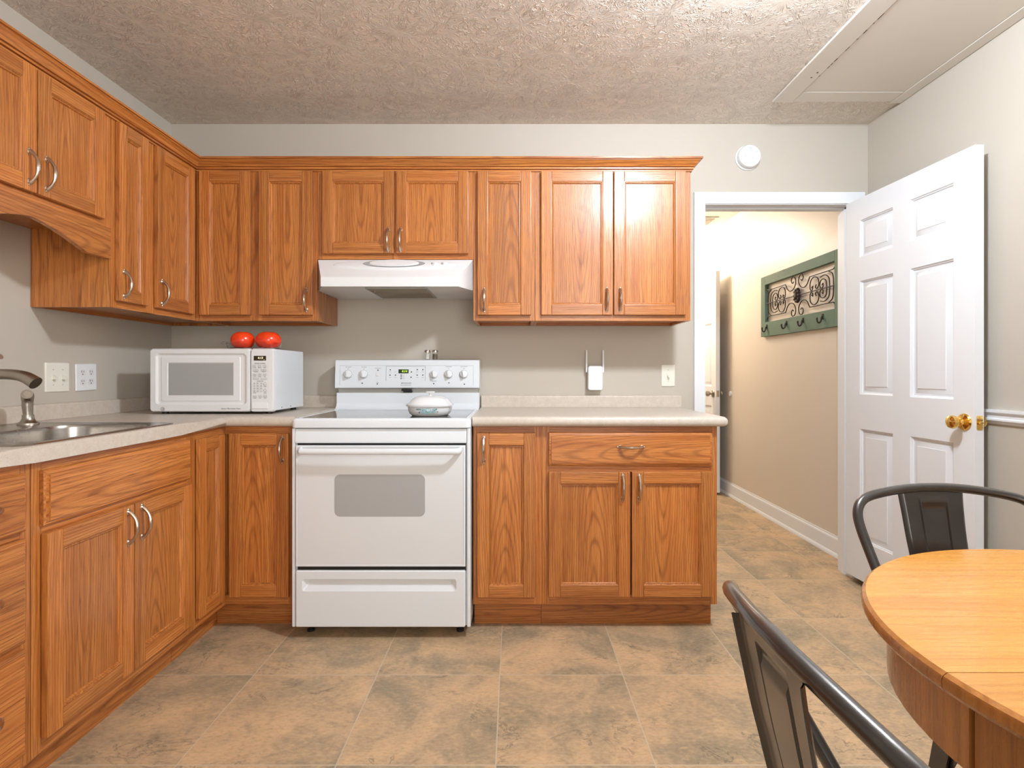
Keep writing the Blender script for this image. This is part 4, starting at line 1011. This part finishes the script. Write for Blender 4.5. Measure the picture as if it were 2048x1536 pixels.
# ---------------------------------------------------------------- table
TC = (.945, .680); TZ = .740; TR = .440; SEAM = .655
t = thing('round_table', 'round honey oak dining table at the lower right', 'table', (TC[0], TC[1], 0))
def half(r, sgn, gap=.0006, n=48):
    dy = SEAM-TC[1]; a0 = math.asin(max(-1, min(1, (dy+sgn*gap)/r)))
    rng = (a0, PI-a0) if sgn > 0 else (PI-a0, 2*PI+a0)
    return [(r*math.cos(rng[0]+(rng[1]-rng[0])*i/n), r*math.sin(rng[0]+(rng[1]-rng[0])*i/n)) for i in range(n+1)]
for sgn in (1, -1):
    b = NB(); L = [[(TC[0]+x, TC[1]+y, z) for x, y in half(r, sgn)] for r, z in ((TR-.006, TZ-.024), (TR-.001, TZ-.018), (TR, TZ-.010), (TR-.002, TZ-.004), (TR-.007, TZ))]
    skin(b, L, I4, True, True, True)
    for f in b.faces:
        f.normal_update(); f.material_index = 1 if abs(f.normal.z) < .88 else 0  # edge faces get the darker oak: shade away from the light, as colour
    part('tabletop_leaf', b, [TBL, TBLZ], t)
for sgn in (1, -1):
    b = NB(); o = half(.404, sgn, .004, 40); i_ = half(.384, sgn, .004, 40)
    pl = [(TC[0]+x, TC[1]+y) for x, y in o]+[(TC[0]+x, TC[1]+y) for x, y in reversed(i_)]
    prism(b, pl, .618, TZ-.0245); part('apron', b, TBLZ, t)
b = NB(); lathe(b, [(.05, .10), (.06, .14), (.055, .20), (.05, .30), (.06, .42), (.07, .50), (.075, .58), (.12, .63), (.18, .66), (.18, .714)], T(TC[0], TC[1], 0), 32); part('pedestal', b, TBLZ, t)
for i in range(4):
    a = i*PI/2; c, s = math.cos(a), math.sin(a)
    b = NB(); tube(b, smooth_path([(TC[0]+.03*c, TC[1]+.03*s, .17), (TC[0]+.16*c, TC[1]+.16*s, .14), (TC[0]+.26*c, TC[1]+.26*s, .06), (TC[0]+.33*c, TC[1]+.33*s, .028)], 5), [.035]*8+[.030]*7+[.027], I4, 12); part('foot', b, TBLZ, t)

# ---------------------------------------------------------------- metal chairs (local: facing +x, seat centre at the origin)
def make_chair(name, label, group):
    t = thing(name, label, 'chair', (0, 0, 0), group)
    b = NB(); lps = []
    for r, z, e in ((.172, .428, .0), (.180, .446, .0), (.176, .456, .0), (.160, .459, .0), (.06, .4525, 0)): lps.append(rr(0, 0, r-.025, r-.004, min(.05, r*.4), 6, z))
    skin(b, lps, I4, True, False, True); part('seat', b, GUN, t, center=False)
    for sx in (-1, 1):
        for sy in (-1, 1):
            b = NB(); tp = Vector((sx*.134, sy*.156, .445)); ft = Vector((sx*.178, sy*.198, 0.0)); lp = []
            for k in range(9):
                f = k/8; p = tp.lerp(ft, f); w_ = .030*(1-f)+.013*f; n = (sx*w_, sy*w_)
                lp.append([(p.x+sx*.010, p.y+sy*.010, p.z), (p.x-n[0], p.y+sy*.010, p.z), (p.x-n[0], p.y+sy*.006, p.z), (p.x+sx*.004, p.y+sy*.004, p.z), (p.x+sx*.006, p.y-n[1], p.z), (p.x+sx*.010, p.y-n[1], p.z)])
            skin(b, lp, I4, True, True, True); part('leg', b, GUN, t, center=False)
    b = NB()                                                       # arched skirts between the legs
    for q in range(4):
        R = Matrix.Rotation(q*PI/2, 4, 'Z') @ T((-.024, -.003)[q % 2], 0, 0) @ Matrix.Diagonal((1, (.985, .86)[q % 2], 1, 1)); pl = [(-.160, .448), (-.160, .36)]
        for i in range(0, 13):
            s = -1+2*i/12; pl.append((.132*s, .428-.068*abs(s)**5))
        pl += [(.160, .36), (.160, .448)]
        prism(b, pl, .166, .169, R @ frame((0, 0, 0), (0, 1, 0), (0, 0, 1)))
    part('skirt', b, GUN, t, center=False)
    half_ = [(-.160, -.170, .44), (-.195, -.178, .50), (-.250, -.190, .60), (-.305, -.201, .70), (-.335, -.206, .755), (-.352, -.202, .785), (-.367, -.184, .806), (-.380, -.150, .817), (-.392, -.090, .826), (-.398, -.04, .830)]
    pts = half_+[(-.399, 0, .831)]+[(x, -y, z) for x, y, z in reversed(half_)]
    pts = [(x+.025, y, z) for x, y, z in pts]; b = NB(); tube(b, smooth_path(pts, 5), .0102, I4, 12); part('back_frame', b, GUN, t, center=False)
    b = NB(); cen = smooth_path([(-.376, 0, .823), (-.368, 0, .78), (-.351, 0, .70), (-.320, 0, .60), (-.245, 0, .51), (-.140, 0, .452)], 7); nn = len(cen)
    us = [-1, -.93, -.86, -.6, -.47, -.44, -.40, -.37, -.2, 0, .2, .37, .40, .44, .47, .6, .86, .93, 1]; rows = []
    front, back = [], []
    for i, c in enumerate(cen):
        f = i/(nn-1); hw_ = .076-.020*f; tg = (cen[min(i+1, nn-1)]-cen[max(i-1, 0)]).normalized(); nr = Vector((-tg.z, 0, tg.x)).normalized()
        if nr.x < 0: nr = -nr
        fr = []; bk = []
        for u in us:
            h = -.0065 if abs(u) == 1 else (-.0015 if abs(u) > .9 else 0)
            s = f*.40
            if .145 < f < .85:
                if .40 <= abs(u) <= .44: h += .003
                elif abs(u) < .40: h += -.001
            if .105 < f <= .145 and abs(u) <= .44: h += .003
            p = c + Vector((0, u*hw_, 0)) + nr*h
            fr.append(p); bk.append(p - nr*.002)
        front.append(fr); back.append(bk)
    skin(b, front, I4, False); skin(b, back, I4, False)
    for k in (0, -1): skin(b, [[r[k] for r in front], [r[k] for r in back]], I4, False)
    part('back_slat', b, GUN, t, center=False)
    return t
G = 'gunmetal metal chairs at the round table'
c1 = make_chair('metal_chair', 'dark metal chair behind the table, in front of the open white door', G)
c1.location = (.964, .900, 0); c1.rotation_euler = (0, 0, -PI/2)
c2 = c1.copy(); COL.objects.link(c2); c2['label'] = 'dark metal chair in the near foreground, seen edge-on left of the table'
c2.location = (.632, .555, 0); c2.rotation_euler = (0, 0, 0)
for ch in list(c1.children):
    k = ch.copy(); COL.objects.link(k); k.parent = c2
